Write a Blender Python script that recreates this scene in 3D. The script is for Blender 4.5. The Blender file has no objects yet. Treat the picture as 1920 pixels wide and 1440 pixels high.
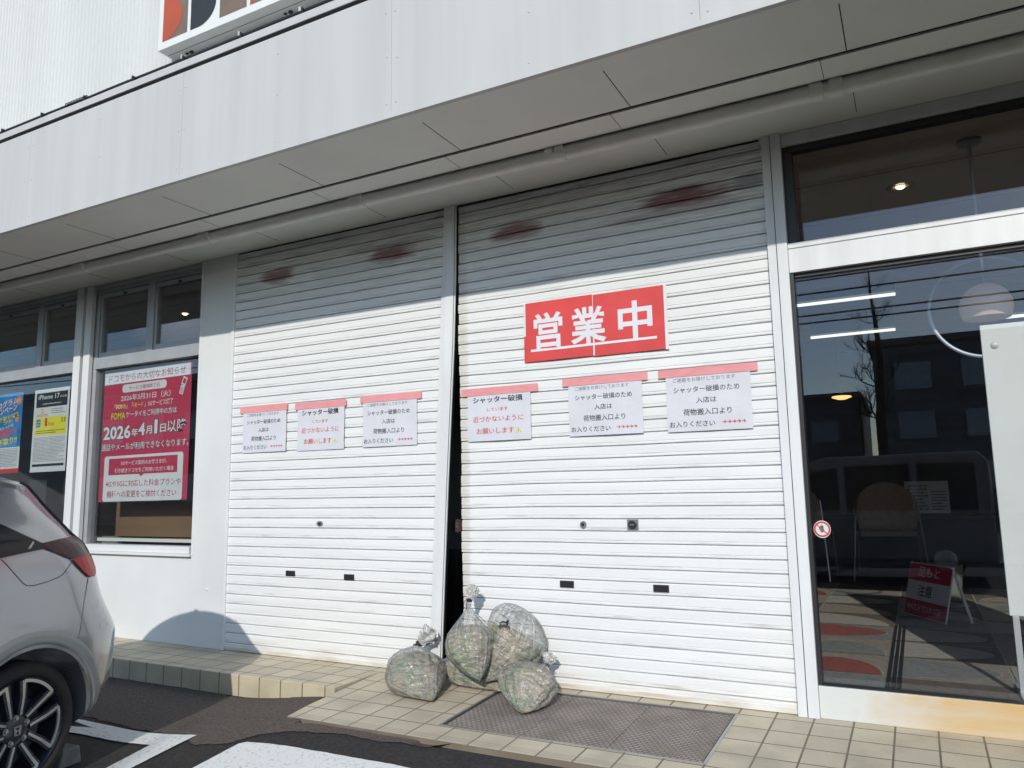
import bpy, bmesh, math, random
from mathutils import Vector, Matrix, noise
from mathutils.bvhtree import BVHTree
random.seed(7)
C = bpy.context.scene.collection
sc = bpy.context.scene
rad = math.radians
# ------------------------------------------------------------------ camera
CAM = Vector((0, -4.8, 1.301)); FPX = 1429.0
yaw, pit, rol = rad(-27.66), rad(7.944), rad(-1.004)
cW = Vector((math.sin(yaw)*math.cos(pit), math.cos(yaw)*math.cos(pit), math.sin(pit)))
r0 = Vector((math.cos(yaw), -math.sin(yaw), 0)); u0 = r0.cross(cW)
cR = r0*math.cos(rol) + u0*math.sin(rol); cU = -r0*math.sin(rol) + u0*math.cos(rol)
cam = bpy.data.cameras.new('camera'); co = bpy.data.objects.new('camera', cam); C.objects.link(co)
cam.sensor_width = 36; cam.lens = FPX/1920*36; cam.clip_end = 2000; cam.clip_start = .05
co.matrix_world = Matrix(((cR.x, cU.x, -cW.x, CAM.x), (cR.y, cU.y, -cW.y, CAM.y), (cR.z, cU.z, -cW.z, CAM.z), (0, 0, 0, 1)))
sc.camera = co
# ------------------------------------------------------------------ light
SUN_EL, SUN_AZ = 26.6, 16.5       # azimuth: degrees from straight out of the facade (-y) towards +x
sd = Vector((math.sin(rad(SUN_AZ))*math.cos(rad(SUN_EL)), -math.cos(rad(SUN_AZ))*math.cos(rad(SUN_EL)), math.sin(rad(SUN_EL))))
sl = bpy.data.lights.new('sun', 'SUN'); sl.energy = 2.35; sl.angle = rad(.53); sl.color = (1, .955, .88)
so = bpy.data.objects.new('sun', sl); C.objects.link(so); so.rotation_euler = sd.to_track_quat('Z', 'Y').to_euler()
w = bpy.data.worlds.new('World'); sc.world = w; w.use_nodes = True
nt = w.node_tree; nt.nodes.clear()
def N(nt, t, **k):
    n = nt.nodes.new(t)
    for a, b in k.items(): setattr(n, a, b)
    return n
sky = N(nt, 'ShaderNodeTexSky', sky_type='NISHITA', sun_disc=False)
sky.sun_elevation = rad(SUN_EL); sky.sun_rotation = math.atan2(sd.x, sd.y); sky.air_density = 1.0; sky.dust_density = .25; sky.ozone_density = 1.6
tc = N(nt, 'ShaderNodeTexCoord'); mp = N(nt, 'ShaderNodeMapping'); mp.inputs['Scale'].default_value = (1.6, 1.6, 5)
cn = N(nt, 'ShaderNodeTexNoise'); cn.inputs['Scale'].default_value = 1.7; cn.inputs['Detail'].default_value = 8
cr = N(nt, 'ShaderNodeValToRGB'); cr.color_ramp.elements[0].position = .55; cr.color_ramp.elements[1].position = .77
mx = N(nt, 'ShaderNodeMixRGB'); mx.inputs[2].default_value = (9, 9.2, 9.6, 1)
bg = N(nt, 'ShaderNodeBackground'); bg.inputs[1].default_value = .15; wo = N(nt, 'ShaderNodeOutputWorld')
L = nt.links.new
L(tc.outputs['Generated'], mp.inputs[0]); L(mp.outputs[0], cn.inputs[0]); L(cn.outputs[0], cr.inputs[0]); L(cr.outputs[0], mx.inputs[0])
L(sky.outputs[0], mx.inputs[1]); L(mx.outputs[0], bg.inputs[0]); L(bg.outputs[0], wo.inputs[0])
vs = sc.view_settings; vs.view_transform = 'Standard'; vs.look = 'None'; vs.gamma = 1; vs.exposure = .33
sc.cycles.max_bounces = 8; sc.cycles.transparent_max_bounces = 12; sc.cycles.caustics_reflective = False
# ------------------------------------------------------------------ materials
def M(name, col, rough=.55, metal=0, var=.06, scale=4, stretch=(1, 1, 1), bump=0, bscale=80, coat=0, spec=.5, emit=None, col2=None, detail=5, lo=.35, hi=.65):
    m = bpy.data.materials.new(name); m.use_nodes = True; t = m.node_tree; p = t.nodes['Principled BSDF']
    p.inputs['Roughness'].default_value = rough; p.inputs['Metallic'].default_value = metal
    p.inputs['Coat Weight'].default_value = coat; p.inputs['Specular IOR Level'].default_value = spec; p.inputs['Coat Roughness'].default_value = .05
    if emit:
        p.inputs['Emission Color'].default_value = (*emit[:3], 1); p.inputs['Emission Strength'].default_value = emit[3]
    c = N(t, 'ShaderNodeTexCoord'); mp = N(t, 'ShaderNodeMapping'); mp.inputs['Scale'].default_value = stretch
    t.links.new(c.outputs['Object'], mp.inputs[0])
    if var or col2:
        n = N(t, 'ShaderNodeTexNoise'); n.inputs['Scale'].default_value = scale; n.inputs['Detail'].default_value = detail
        t.links.new(mp.outputs[0], n.inputs[0]); r = N(t, 'ShaderNodeValToRGB')
        a = col; b = col2 or tuple(max(0, min(1, x*(1-var*2))) for x in col)
        r.color_ramp.elements[0].position = lo; r.color_ramp.elements[1].position = hi
        r.color_ramp.elements[0].color = (*b, 1); r.color_ramp.elements[1].color = (*a, 1)
        t.links.new(n.outputs[0], r.inputs[0]); t.links.new(r.outputs[0], p.inputs['Base Color'])
    else: p.inputs['Base Color'].default_value = (*col, 1)
    if bump:
        n = N(t, 'ShaderNodeTexNoise'); n.inputs['Scale'].default_value = bscale; n.inputs['Detail'].default_value = 6
        t.links.new(mp.outputs[0], n.inputs[0]); b = N(t, 'ShaderNodeBump'); b.inputs['Strength'].default_value = min(1, bump); b.inputs['Distance'].default_value = .004*max(1, bump)
        t.links.new(n.outputs[0], b.inputs['Height']); t.links.new(b.outputs[0], p.inputs['Normal'])
    return m
def mathn(t, op, a, b=None, c=None):
    n = N(t, 'ShaderNodeMath', operation=op)
    for i, v in enumerate((a, b, c)):
        if v is None: continue
        if isinstance(v, (int, float)): n.inputs[i].default_value = v
        else: t.links.new(v, n.inputs[i])
    return n.outputs[0]
def mixc(t, f, a, b):
    n = N(t, 'ShaderNodeMixRGB')
    if isinstance(f, (int, float)): n.inputs[0].default_value = f
    else: t.links.new(f, n.inputs[0])
    for i, v in ((1, a), (2, b)):
        if isinstance(v, tuple): n.inputs[i].default_value = (*v, 1)
        else: t.links.new(v, n.inputs[i])
    return n.outputs[0]
def glass_mat(name, tint, boost=1.0):
    m = bpy.data.materials.new(name); m.use_nodes = True; t = m.node_tree; t.nodes.clear()
    o = N(t, 'ShaderNodeOutputMaterial'); x = N(t, 'ShaderNodeMixShader'); g = N(t, 'ShaderNodeBsdfGlossy'); g.inputs['Color'].default_value = (.84, .91, 1, 1); g.inputs['Roughness'].default_value = 0
    tr = N(t, 'ShaderNodeBsdfTransparent'); tr.inputs[0].default_value = (*tint, 1)
    f = N(t, 'ShaderNodeFresnel'); ge = N(t, 'ShaderNodeNewGeometry'); t.links.new(mathn(t, 'MULTIPLY_ADD', ge.outputs['Backfacing'], 1/1.5-1.5, 1.5), f.inputs[0])
    nz = N(t, 'ShaderNodeTexNoise'); nz.inputs['Scale'].default_value = 1.1; nz.inputs['Detail'].default_value = 1
    tcn = N(t, 'ShaderNodeTexCoord'); t.links.new(tcn.outputs['Object'], nz.inputs[0])
    bp = N(t, 'ShaderNodeBump'); bp.inputs['Strength'].default_value = .0015; bp.inputs['Distance'].default_value = .1
    t.links.new(nz.outputs[0], bp.inputs['Height']); t.links.new(bp.outputs[0], g.inputs['Normal'])
    f2 = mathn(t, 'MULTIPLY', f.outputs[0], boost); f2n = mathn(t, 'MINIMUM', f2, 1.0)
    t.links.new(f2n, x.inputs[0]); t.links.new(tr.outputs[0], x.inputs[1]); t.links.new(g.outputs[0], x.inputs[2]); t.links.new(x.outputs[0], o.inputs[0])
    return m
WHITE = (.78, .79, .78)
m_panel = M('white_panel', (.72, .74, .73), .45, var=.05, scale=1.2, bump=.12, bscale=3)
m_fascia = M('fascia_panel', (.565, .565, .55), .5, col2=(.51, .512, .50), scale=2.6, stretch=(2.2, 2.2, .12), lo=.3, hi=.62, bump=.15, bscale=1.5)
m_soffit = M('soffit_board', (.80, .815, .76), .7, var=.04, scale=1.5, bump=.1, bscale=4)
m_post = M('post_metal', (.74, .755, .76), .38, var=.05, scale=3, stretch=(3, 3, .4))
m_gut = M('pipe_paint', (.80, .81, .77), .4, var=.05, scale=6)
m_dark = M('dark_gap', (.012, .012, .013), .8, var=0)
m_black = M('black_plastic', (.02, .02, .022), .45, var=0)
m_alu = M('aluminium_frame', (.42, .44, .46), .42, .25, var=.05, scale=8)
m_upper = M('corrugated_sheet', (.625, .635, .61), .45, var=.04, scale=1.5, stretch=(1, 1, .2))
m_glass = glass_mat('window_glass', (.93, .945, .94), 1.15)
m_glassd = glass_mat('door_glass', (.93, .94, .945), 1.25)
m_tape = M('pink_tape', (.80, .33, .34), .35, var=.05, scale=14, stretch=(1, 1, 4), bump=.3, bscale=25)
m_paper = M('white_paper', (.66, .67, .72), .6, var=.025, scale=5, bump=.5, bscale=7)
m_ink = M('black_ink', (.018, .018, .03), .6, var=0)
m_greyink = M('grey_ink', (.16, .16, .18), .6, var=0)
m_redink = M('red_ink', (.56, .05, .045), .6, var=0)
m_sign = M('red_sheet', (.72, .062, .05), .3, var=.08, scale=3, bump=.5, bscale=9, spec=.6)
m_sw = M('white_sheet', (.74, .75, .80), .5, var=.02)
m_pred = M('poster_red', (.50, .035, .085), .5, var=.04)
m_pwhite = M('poster_white', (.70, .72, .72), .5, var=.03)
m_yel = M('poster_yellow', (.75, .68, .03), .5, var=0)
m_blue = M('poster_blue', (.03, .25, .62), .5, var=.2, scale=6)
m_pink = M('poster_pink', (.75, .25, .28), .5, var=0)
m_orange = M('poster_orange', (.78, .22, .06), .5, var=0)
m_stain = M('stained_skirting', (.58, .39, .175), .5, col2=(.57, .475, .33), scale=3, stretch=(.6, 1, 5), bump=.2, bscale=30)
m_chrome = M('satin_metal', (.45, .45, .44), .3, .8, var=.1)
m_conc = M('concrete', (.20, .20, .19), .85, var=.2, scale=12, bump=.6, bscale=60)
m_brown = M('brown_board', (.22, .135, .075), .7, var=.08, scale=2, bump=.3, bscale=3)
m_inwall = M('interior_wall', (.22, .22, .23), .8, var=.05)
m_inceil = M('interior_ceiling', (.62, .56, .49), .8, var=.04)
m_infloor = M('interior_floor', (.045, .045, .05), .5, var=.1)
m_sill = M('cream_sill', (.72, .70, .62), .5, var=.03)

def shutter_mat(name, spots):
    m = M(name, (.80, .81, .80), .38, var=.035, scale=2, stretch=(.5, 1, 8)); t = m.node_tree; p = t.nodes['Principled BSDF']
    base = p.inputs['Base Color'].links[0].from_socket
    c = N(t, 'ShaderNodeTexCoord'); s = N(t, 'ShaderNodeSeparateXYZ'); t.links.new(c.outputs['Object'], s.inputs[0])
    X, Z = s.outputs[0], s.outputs[2]
    mp = N(t, 'ShaderNodeMapping'); mp.inputs['Scale'].default_value = (1.3, 1, 24); t.links.new(c.outputs['Object'], mp.inputs[0])
    n = N(t, 'ShaderNodeTexNoise'); n.inputs['Scale'].default_value = 2.3; n.inputs['Detail'].default_value = 9; n.inputs['Roughness'].default_value = .62
    t.links.new(mp.outputs[0], n.inputs[0])
    # grime near the slat grooves: fine streaks of dirt caught under each lip
    fr = mathn(t, 'FRACT', mathn(t, 'DIVIDE', mathn(t, 'SUBTRACT', Z, PHASE), SP))
    near = mathn(t, 'LESS_THAN', mathn(t, 'ABSOLUTE', mathn(t, 'SUBTRACT', fr, .17)), .14)
    hi = N(t, 'ShaderNodeMapRange'); hi.inputs[1].default_value = .52; hi.inputs[2].default_value = .70; t.links.new(n.outputs[0], hi.inputs[0])
    g = mathn(t, 'MULTIPLY', mathn(t, 'MULTIPLY', hi.outputs[0], near), .5)
    col = mixc(t, g, base, (.30, .27, .22))
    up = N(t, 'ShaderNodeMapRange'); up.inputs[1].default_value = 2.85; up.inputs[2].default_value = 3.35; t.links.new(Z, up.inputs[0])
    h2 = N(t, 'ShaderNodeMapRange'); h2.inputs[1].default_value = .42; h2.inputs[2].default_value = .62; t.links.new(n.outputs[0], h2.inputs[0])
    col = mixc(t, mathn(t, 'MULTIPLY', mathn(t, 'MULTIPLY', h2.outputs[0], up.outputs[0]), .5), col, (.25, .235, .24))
    lo = N(t, 'ShaderNodeMapRange'); lo.inputs[1].default_value = .14; lo.inputs[2].default_value = .0; t.links.new(Z, lo.inputs[0])
    col = mixc(t, mathn(t, 'MULTIPLY', mathn(t, 'MULTIPLY', lo.outputs[0], h2.outputs[0]), .45), col, (.42, .30, .18))
    n2 = N(t, 'ShaderNodeTexNoise'); n2.inputs['Scale'].default_value = 5; n2.inputs['Detail'].default_value = 6
    mp2 = N(t, 'ShaderNodeMapping'); mp2.inputs['Scale'].default_value = (.9, 1, 9); t.links.new(c.outputs['Object'], mp2.inputs[0]); t.links.new(mp2.outputs[0], n2.inputs[0])
    for x, z, wx, wz, a, tone in spots:
        dx = mathn(t, 'POWER', mathn(t, 'ABSOLUTE', mathn(t, 'DIVIDE', mathn(t, 'SUBTRACT', X, x), wx)), 2.5)
        dz = mathn(t, 'POWER', mathn(t, 'ABSOLUTE', mathn(t, 'DIVIDE', mathn(t, 'SUBTRACT', Z, z), wz)), 2.5)
        d = mathn(t, 'ADD', mathn(t, 'ADD', dx, dz), mathn(t, 'MULTIPLY', mathn(t, 'SUBTRACT', n2.outputs[0], .5), 3.2))
        r = N(t, 'ShaderNodeMapRange'); r.inputs[1].default_value = 1.25; r.inputs[2].default_value = .15; t.links.new(d, r.inputs[0])
        col = mixc(t, mathn(t, 'MULTIPLY', r.outputs[0], a), col, tone)
    t.links.new(col, p.inputs['Base Color'])
    return m
def tile_mat(name, c1, c2, grout, off, vert=False, grooves=False):
    m = M(name, c1, .62, var=0); t = m.node_tree; p = t.nodes['Principled BSDF']
    c = N(t, 'ShaderNodeTexCoord'); s = N(t, 'ShaderNodeSeparateXYZ'); t.links.new(c.outputs['Object'], s.inputs[0])
    cb = N(t, 'ShaderNodeCombineXYZ')
    t.links.new(mathn(t, 'SUBTRACT', s.outputs[0], off[0]), cb.inputs[0]); t.links.new(mathn(t, 'SUBTRACT', s.outputs[2 if vert else 1], off[1]), cb.inputs[1])
    b = N(t, 'ShaderNodeTexBrick'); b.offset = 0; b.squash = 1
    b.inputs['Color1'].default_value = (*c1, 1); b.inputs['Color2'].default_value = (*c2, 1); b.inputs['Mortar'].default_value = (*grout, 1)
    for k, v in (('Scale', 1), ('Mortar Size', .0055), ('Mortar Smooth', .15), ('Bias', 0), ('Brick Width', .2035), ('Row Height', .2035 if not vert else 1)): b.inputs[k].default_value = v
    t.links.new(cb.outputs[0], b.inputs['Vector'])
    n = N(t, 'ShaderNodeTexNoise'); n.inputs['Scale'].default_value = 3.5; n.inputs['Detail'].default_value = 8; t.links.new(c.outputs['Object'], n.inputs[0])
    r = N(t, 'ShaderNodeMapRange'); r.inputs[1].default_value = .45; r.inputs[2].default_value = .75; t.links.new(n.outputs[0], r.inputs[0])
    col = mixc(t, mathn(t, 'MULTIPLY', r.outputs[0], .55), b.outputs[0], tuple(x*.5 for x in c1))
    n3 = N(t, 'ShaderNodeTexNoise'); n3.inputs['Scale'].default_value = 160; n3.inputs['Detail'].default_value = 2; t.links.new(c.outputs['Object'], n3.inputs[0])
    r3 = N(t, 'ShaderNodeMapRange'); r3.inputs[1].default_value = .56; r3.inputs[2].default_value = .7; t.links.new(n3.outputs[0], r3.inputs[0])
    col = mixc(t, mathn(t, 'MULTIPLY', r3.outputs[0], .3), col, (.16, .14, .11))
    h = b.outputs['Fac']
    if grooves:
        y = s.outputs[1]; on = mathn(t, 'MULTIPLY', mathn(t, 'GREATER_THAN', y, -1.10), mathn(t, 'LESS_THAN', y, -1.035))
        wv = mathn(t, 'GREATER_THAN', mathn(t, 'SINE', mathn(t, 'MULTIPLY', y, 2*math.pi/.021)), .55)
        h = mathn(t, 'MAXIMUM', h, mathn(t, 'MULTIPLY', on, wv)); col = mixc(t, mathn(t, 'MULTIPLY', mathn(t, 'MULTIPLY', on, wv), .5), col, (.22, .19, .15))
    t.links.new(col, p.inputs['Base Color'])
    bp = N(t, 'ShaderNodeBump', invert=True); bp.inputs['Strength'].default_value = .6; bp.inputs['Distance'].default_value = .004
    t.links.new(h, bp.inputs['Height']); t.links.new(bp.outputs[0], p.inputs['Normal'])
    return m
# ------------------------------------------------------------------ mesh helpers
class MB:
    def __init__(s): s.v = []; s.f = []; s.m = []
    def face(s, pts, mi=0):
        b = len(s.v); s.v += [tuple(p) for p in pts]; s.f.append(tuple(range(b, b+len(pts)))); s.m.append(mi)
    def box(s, x0, x1, y0, y1, z0, z1, mi=0):
        b = len(s.v); s.v += [(x, y, z) for x in (x0, x1) for y in (y0, y1) for z in (z0, z1)]
        for q in ((0, 1, 3, 2), (4, 6, 7, 5), (0, 4, 5, 1), (2, 3, 7, 6), (0, 2, 6, 4), (1, 5, 7, 3)): s.f.append(tuple(b+i for i in q)); s.m.append(mi)
        return s
    def hexa(s, p, mi=0):       # 8 points, same order as box
        b = len(s.v); s.v += [tuple(x) for x in p]
        for q in ((0, 1, 3, 2), (4, 6, 7, 5), (0, 4, 5, 1), (2, 3, 7, 6), (0, 2, 6, 4), (1, 5, 7, 3)): s.f.append(tuple(b+i for i in q)); s.m.append(mi)
        return s
    def tube(s, pts, r, n=8, mi=0, cap=True):
        pts = [Vector(p) for p in pts]; rings = []
        rr = r if isinstance(r, (list, tuple)) else [r]*len(pts)
        a = None
        for i, p in enumerate(pts):
            d = (pts[min(i+1, len(pts)-1)]-pts[max(i-1, 0)]).normalized()
            if a is None: a = d.orthogonal().normalized()
            a = (a-d*a.dot(d)).normalized(); b = d.cross(a)
            k = len(s.v)
            s.v += [tuple(p+(a*math.cos(2*math.pi*j/n)+b*math.sin(2*math.pi*j/n))*rr[i]) for j in range(n)]; rings.append(k)
        for k0, k1 in zip(rings[:-1], rings[1:]):
            for j in range(n): s.f.append((k0+j, k0+(j+1) % n, k1+(j+1) % n, k1+j)); s.m.append(mi)
        if cap:
            s.f.append(tuple(rings[0]+j for j in reversed(range(n)))); s.m.append(mi); s.f.append(tuple(rings[-1]+j for j in range(n))); s.m.append(mi)
        return s
    def lathe(s, prof, n=32, o=(0, 0, 0), ax=(0, 0, 1), mi=0, a0=0, a1=2*math.pi):
        ax = Vector(ax).normalized(); e1 = ax.orthogonal().normalized(); e2 = ax.cross(e1); o = Vector(o); full = abs(a1-a0-2*math.pi) < 1e-6
        k = len(s.v); cnt = n if full else n+1
        for r, h in prof:
            for j in range(cnt):
                a = a0+(a1-a0)*j/n; s.v.append(tuple(o+ax*h+(e1*math.cos(a)+e2*math.sin(a))*r))
        for i in range(len(prof)-1):
            for j in range(n):
                j2 = (j+1) % cnt; s.f.append((k+i*cnt+j, k+i*cnt+j2, k+(i+1)*cnt+j2, k+(i+1)*cnt+j)); s.m.append(mi)
        return s
    def build(s, name, mats, parent=None, smooth=False, bevel=0, solid=0):
        me = bpy.data.meshes.new(name); me.from_pydata(s.v, [], s.f)
        for m in (mats if isinstance(mats, (list, tuple)) else [mats]): me.materials.append(m)
        me.polygons.foreach_set('material_index', s.m)
        bm = bmesh.new(); bm.from_mesh(me)
        if smooth or bevel: bmesh.ops.remove_doubles(bm, verts=bm.verts, dist=1e-5)
        if not getattr(s, 'keepn', False): bmesh.ops.recalc_face_normals(bm, faces=bm.faces)
        bm.to_mesh(me); bm.free()
        o = bpy.data.objects.new(name, me); C.objects.link(o)
        if parent: o.parent = parent
        if smooth:
            me.polygons.foreach_set('use_smooth', [True]*len(me.polygons))
            try: me.set_sharp_from_angle(angle=rad(smooth if smooth > 1 else 40))
            except Exception: pass
        if bevel:
            b = o.modifiers.new('bevel', 'BEVEL'); b.width = bevel; b.segments = 2; b.limit_method = 'ANGLE'; b.angle_limit = rad(40)
        return o
def tag(o, label=None, cat=None, group=None, kind=None):
    for k, v in (('label', label), ('category', cat), ('group', group), ('kind', kind)):
        if v: o[k] = v
    return o
def thing(name, label, cat, group=None, loc=(0, 0, 0)):
    o = bpy.data.objects.new(name, None); o.empty_display_size = .1; o.location = loc; C.objects.link(o); return tag(o, label, cat, group)
def ray(px, py): return cR*((px-960)/FPX)-cU*((py-720)/FPX)+cW
def on_y(px, py, y=0):
    d = ray(px, py); return CAM+d*((y-CAM.y)/d.y)
def on_z(px, py, z=0):
    d = ray(px, py); return CAM+d*((z-CAM.z)/d.z)
# lettering ---------------------------------------------------------
_tc = {}
def glyphs(body, bold=0, shear=0):
    k = (body, bold, shear)
    if k not in _tc:
        cu = bpy.data.curves.new('lettering', 'FONT'); cu.body = body; cu.offset = bold; cu.shear = shear; cu.resolution_u = 2
        o = bpy.data.objects.new('lettering', cu); C.objects.link(o); dg = bpy.context.evaluated_depsgraph_get()
        me = bpy.data.meshes.new_from_object(o.evaluated_get(dg))
        v = [(q.co.x, q.co.y) for q in me.vertices]; f = [tuple(p.vertices) for p in me.polygons]
        bpy.data.objects.remove(o); bpy.data.curves.remove(cu); bpy.data.meshes.remove(me)
        xs = [a for a, _ in v]; ys = [b for _, b in v]
        _tc[k] = (v, f, min(xs), max(xs), min(ys), max(ys))
    return _tc[k]
class Sheet:
    """flat printed sheet in metres: u right, v up"""
    def __init__(s, w, h): s.w, s.h = w, h; s.v = []; s.f = []; s.m = []
    def poly(s, pts, mi, lay=1):
        b = len(s.v); s.v += [(u, v, lay) for u, v in pts]; s.f.append(tuple(range(b, b+len(pts)))); s.m.append(mi)
    def rect(s, u0, u1, v0, v1, mi, lay=1): s.poly([(u0, v0), (u1, v0), (u1, v1), (u0, v1)], mi, lay)
    def rrect(s, u0, u1, v0, v1, r, mi, lay=1):
        p = []
        for cx, cy, a in ((u1-r, v1-r, 0), (u0+r, v1-r, 90), (u0+r, v0+r, 180), (u1-r, v0+r, 270)):
            p += [(cx+r*math.cos(rad(a+k*15)), cy+r*math.sin(rad(a+k*15))) for k in range(7)]
        s.poly(p, mi, lay)
    def ell(s, cx, cy, rx, ry, mi, lay=1, a0=0, a1=360, n=40, pie=False):
        p = [(cx+rx*math.cos(rad(a0+(a1-a0)*k/n)), cy+ry*math.sin(rad(a0+(a1-a0)*k/n))) for k in range(n+(a1-a0 < 360))]
        if pie: p.append((cx, cy))
        s.poly(p, mi, lay)
    def ring(s, cx, cy, r0, r1, mi, lay=1, n=40):
        for k in range(n):
            a, b = 2*math.pi*k/n, 2*math.pi*(k+1)/n
            s.poly([(cx+r*math.cos(t), cy+r*math.sin(t)) for r, t in ((r0, a), (r1, a), (r1, b), (r0, b))], mi, lay)
    def text(s, body, u0, u1, vc, h, mi, lay=2, bold=.0, shear=0, rot=0, outline=None, fat=0):
        if outline: s.text(body, u0, u1, vc, h, outline, lay-.5, bold, shear, rot, fat=.03)
        v, f, x0, x1, y0, y1 = glyphs(body, bold, shear); b = len(s.v)
        if fat: v, f = glyphs(body, bold+fat, shear)[:2]
        ku, kv = (u1-u0)/(x1-x0), h/(y1-y0); cu = (u0+u1)/2; c, sn = math.cos(rad(rot)), math.sin(rad(rot))
        for x, y in v:
            a, e = (x-(x0+x1)/2)*ku, (y-(y0+y1)/2)*kv; s.v.append((cu+a*c-e*sn, vc+a*sn+e*c, lay))
        for q in f: s.f.append(tuple(b+i for i in q)); s.m.append(mi)
    def fine(s, u0, u1, v0, v1, rows, mi, lay=1, seed=1):
        rg = random.Random(seed); hh = (v1-v0)/rows
        for r in range(rows):
            u = u0; end = u1-(rg.random()*.3*(u1-u0) if rg.random() < .3 else 0)
            while u < end:
                ln = hh*(.35+rg.random()*.5); s.rect(u, min(u+ln, end), v0+hh*(r+.28), v0+hh*(r+.28+.3+.14*rg.random()), mi, lay); u += ln+hh*.22
    def build(s, name, mats, o, ux=(1, 0, 0), uv=(0, 0, 1), nrm=(0, -1, 0), parent=None, gap=.0008, warp=None, thick=0):
        o, ux, uv, nrm = Vector(o), Vector(ux).normalized(), Vector(uv).normalized(), Vector(nrm).normalized()
        me = bpy.data.meshes.new(name); vv = []
        for u, v, l in s.v:
            p = o+ux*u+uv*v+nrm*(l*gap)
            if warp: p = p+nrm*warp(u, v)
            vv.append(tuple(p))
        me.from_pydata(vv, [], s.f)
        for m in mats: me.materials.append(m)
        me.polygons.foreach_set('material_index', s.m)
        ob = bpy.data.objects.new(name, me); C.objects.link(ob)
        if parent: ob.parent = parent
        return ob
# ------------------------------------------------------------------ dimensions (metres; facade plane y = 0, slab top z = 0)
ZS = 3.482; FY = -1.385; SP = .0798; PHASE = 1.026-12*.0798
XP0, XP1 = -5.775, -5.343           # white pillar
# ------------------------------------------------------------------ ground
def gz(x, y):
    def ss(a, b, t): t = max(0, min(1, (t-a)/(b-a))); return t*t*(3-2*t)
    base = -.150-.050*max(0, min(1.1, -y-1.2))-.012*max(0, min(4, -y-2.3))
    k = ss(-2.3, -1.12, y)*ss(-4.5, -3.45, x)
    k2 = ss(-3.95, -3.56, x)*ss(-1.5, -.9, y)
    rise = -.05-.035*max(0, -1.12-y) if y < -1.12 else -.028+.04*max(y, -1.12)-.008
    z = base*(1-max(k, k2))+min(rise, -.03)*max(k, k2)
    return z
def ground_hit(px, py):
    d = ray(px, py); t = (gz(-4, -1.5)-CAM.z)/d.z
    for _ in range(25):
        p = CAM+d*t; t = (gz(p.x, p.y)-CAM.z)/d.z
    return CAM+d*t
m_asph = M('asphalt', (.038, .034, .032), .88, col2=(.011, .010, .010), scale=42, detail=8, lo=.3, hi=.7, bump=2.2, bscale=110)
m_asph_old = M('old_asphalt', (.140, .110, .091), .92, col2=(.058, .046, .039), scale=60, detail=8, lo=.3, hi=.7, bump=1.4, bscale=190)
mb = MB(); xs = [-300, -60, -20, -9.5]+[-8.5+.12*i for i in range(64)]+[-.5, 1, 3, 8, 20, 60, 300]; ys = [-300, -60, -20, -9, -6, -4.5]+[-4+.1*i for i in range(41)]+[.02]
for i in range(len(xs)-1):
    for j in range(len(ys)-1):
        mb.face([(x, y, gz(x, y) if -9 < x < 1 or y > -7 else -.2) for x, y in ((xs[i], ys[j]), (xs[i+1], ys[j]), (xs[i+1], ys[j+1]), (xs[i], ys[j+1]))])
tag(mb.build('asphalt_ground', m_asph, smooth=True), kind='structure')
def ground_patch(name, poly, mat, dz=.004, rag=0, cuts=5, px=True):
    bm = bmesh.new(); P = [ground_hit(*p) if px else Vector((*p, 0)) for p in poly]
    if rag:
        Q = []
        for a, b in zip(P, P[1:]+P[:1]):
            n = max(1, int((b-a).length/.02))
            for k in range(n):
                q = a.lerp(b, k/n); s = noise.noise(q*9)*rag+noise.noise(q*31)*rag*.6+noise.noise(q*90)*rag*.4
                Q.append(q+Vector((s*.6, s, 0)))
        P = Q
    bm.faces.new([bm.verts.new((p.x, p.y, 0)) for p in P]); bmesh.ops.triangulate(bm, faces=bm.faces)
    for _ in range(cuts): 
        long = [e for e in bm.edges if e.calc_length() > .12]
        if not long: break
        bmesh.ops.subdivide_edges(bm, edges=long, cuts=1); bmesh.ops.triangulate(bm, faces=[f for f in bm.faces if len(f.verts) > 3])
    for v in bm.verts: v.co.z = gz(v.co.x, v.co.y)+dz
    bmesh.ops.recalc_face_normals(bm, faces=bm.faces)
    for f in bm.faces:
        if f.normal.z < 0: f.normal_flip()
    me = bpy.data.meshes.new(name); bm.to_mesh(me); bm.free(); me.materials.append(mat)
    o = bpy.data.objects.new(name, me); C.objects.link(o); return tag(o, kind='structure')
ground_patch('asphalt_patch', [(150, 1262), (398, 1300), (470, 1311), (533, 1311), (643, 1291), (600, 1320), (536, 1347), (640, 1364), (740, 1382), (860, 1405), (800, 1402), (720, 1391), (640, 1376), (545, 1373), (480, 1380), (425, 1396), (370, 1398), (300, 1376), (235, 1362), (100, 1330)], m_asph_old, .004, rag=.022, cuts=7)
m_mark = M('road_paint', (.74, .75, .73), .75, col2=(.46, .46, .44), scale=45, detail=10, lo=.30, hi=.44, bump=.8, bscale=120)
a, b, c_, d_ = (0, 0, 0, 0)
ground_patch('parking_line', [(90, 1343), (157, 1352.5), (369, 1380.5), (120, 1503), (30, 1526), (281, 1399.5), (150, 1378), (85, 1369)], m_mark, .008, rag=.004)
ground_patch('hatched_marking', [(300, 1475), (448, 1397), (463, 1394), (505, 1397), (535, 1401), (735, 1436), (860, 1462), (860, 1530), (300, 1530)], m_mark, .009, rag=.004)
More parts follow.
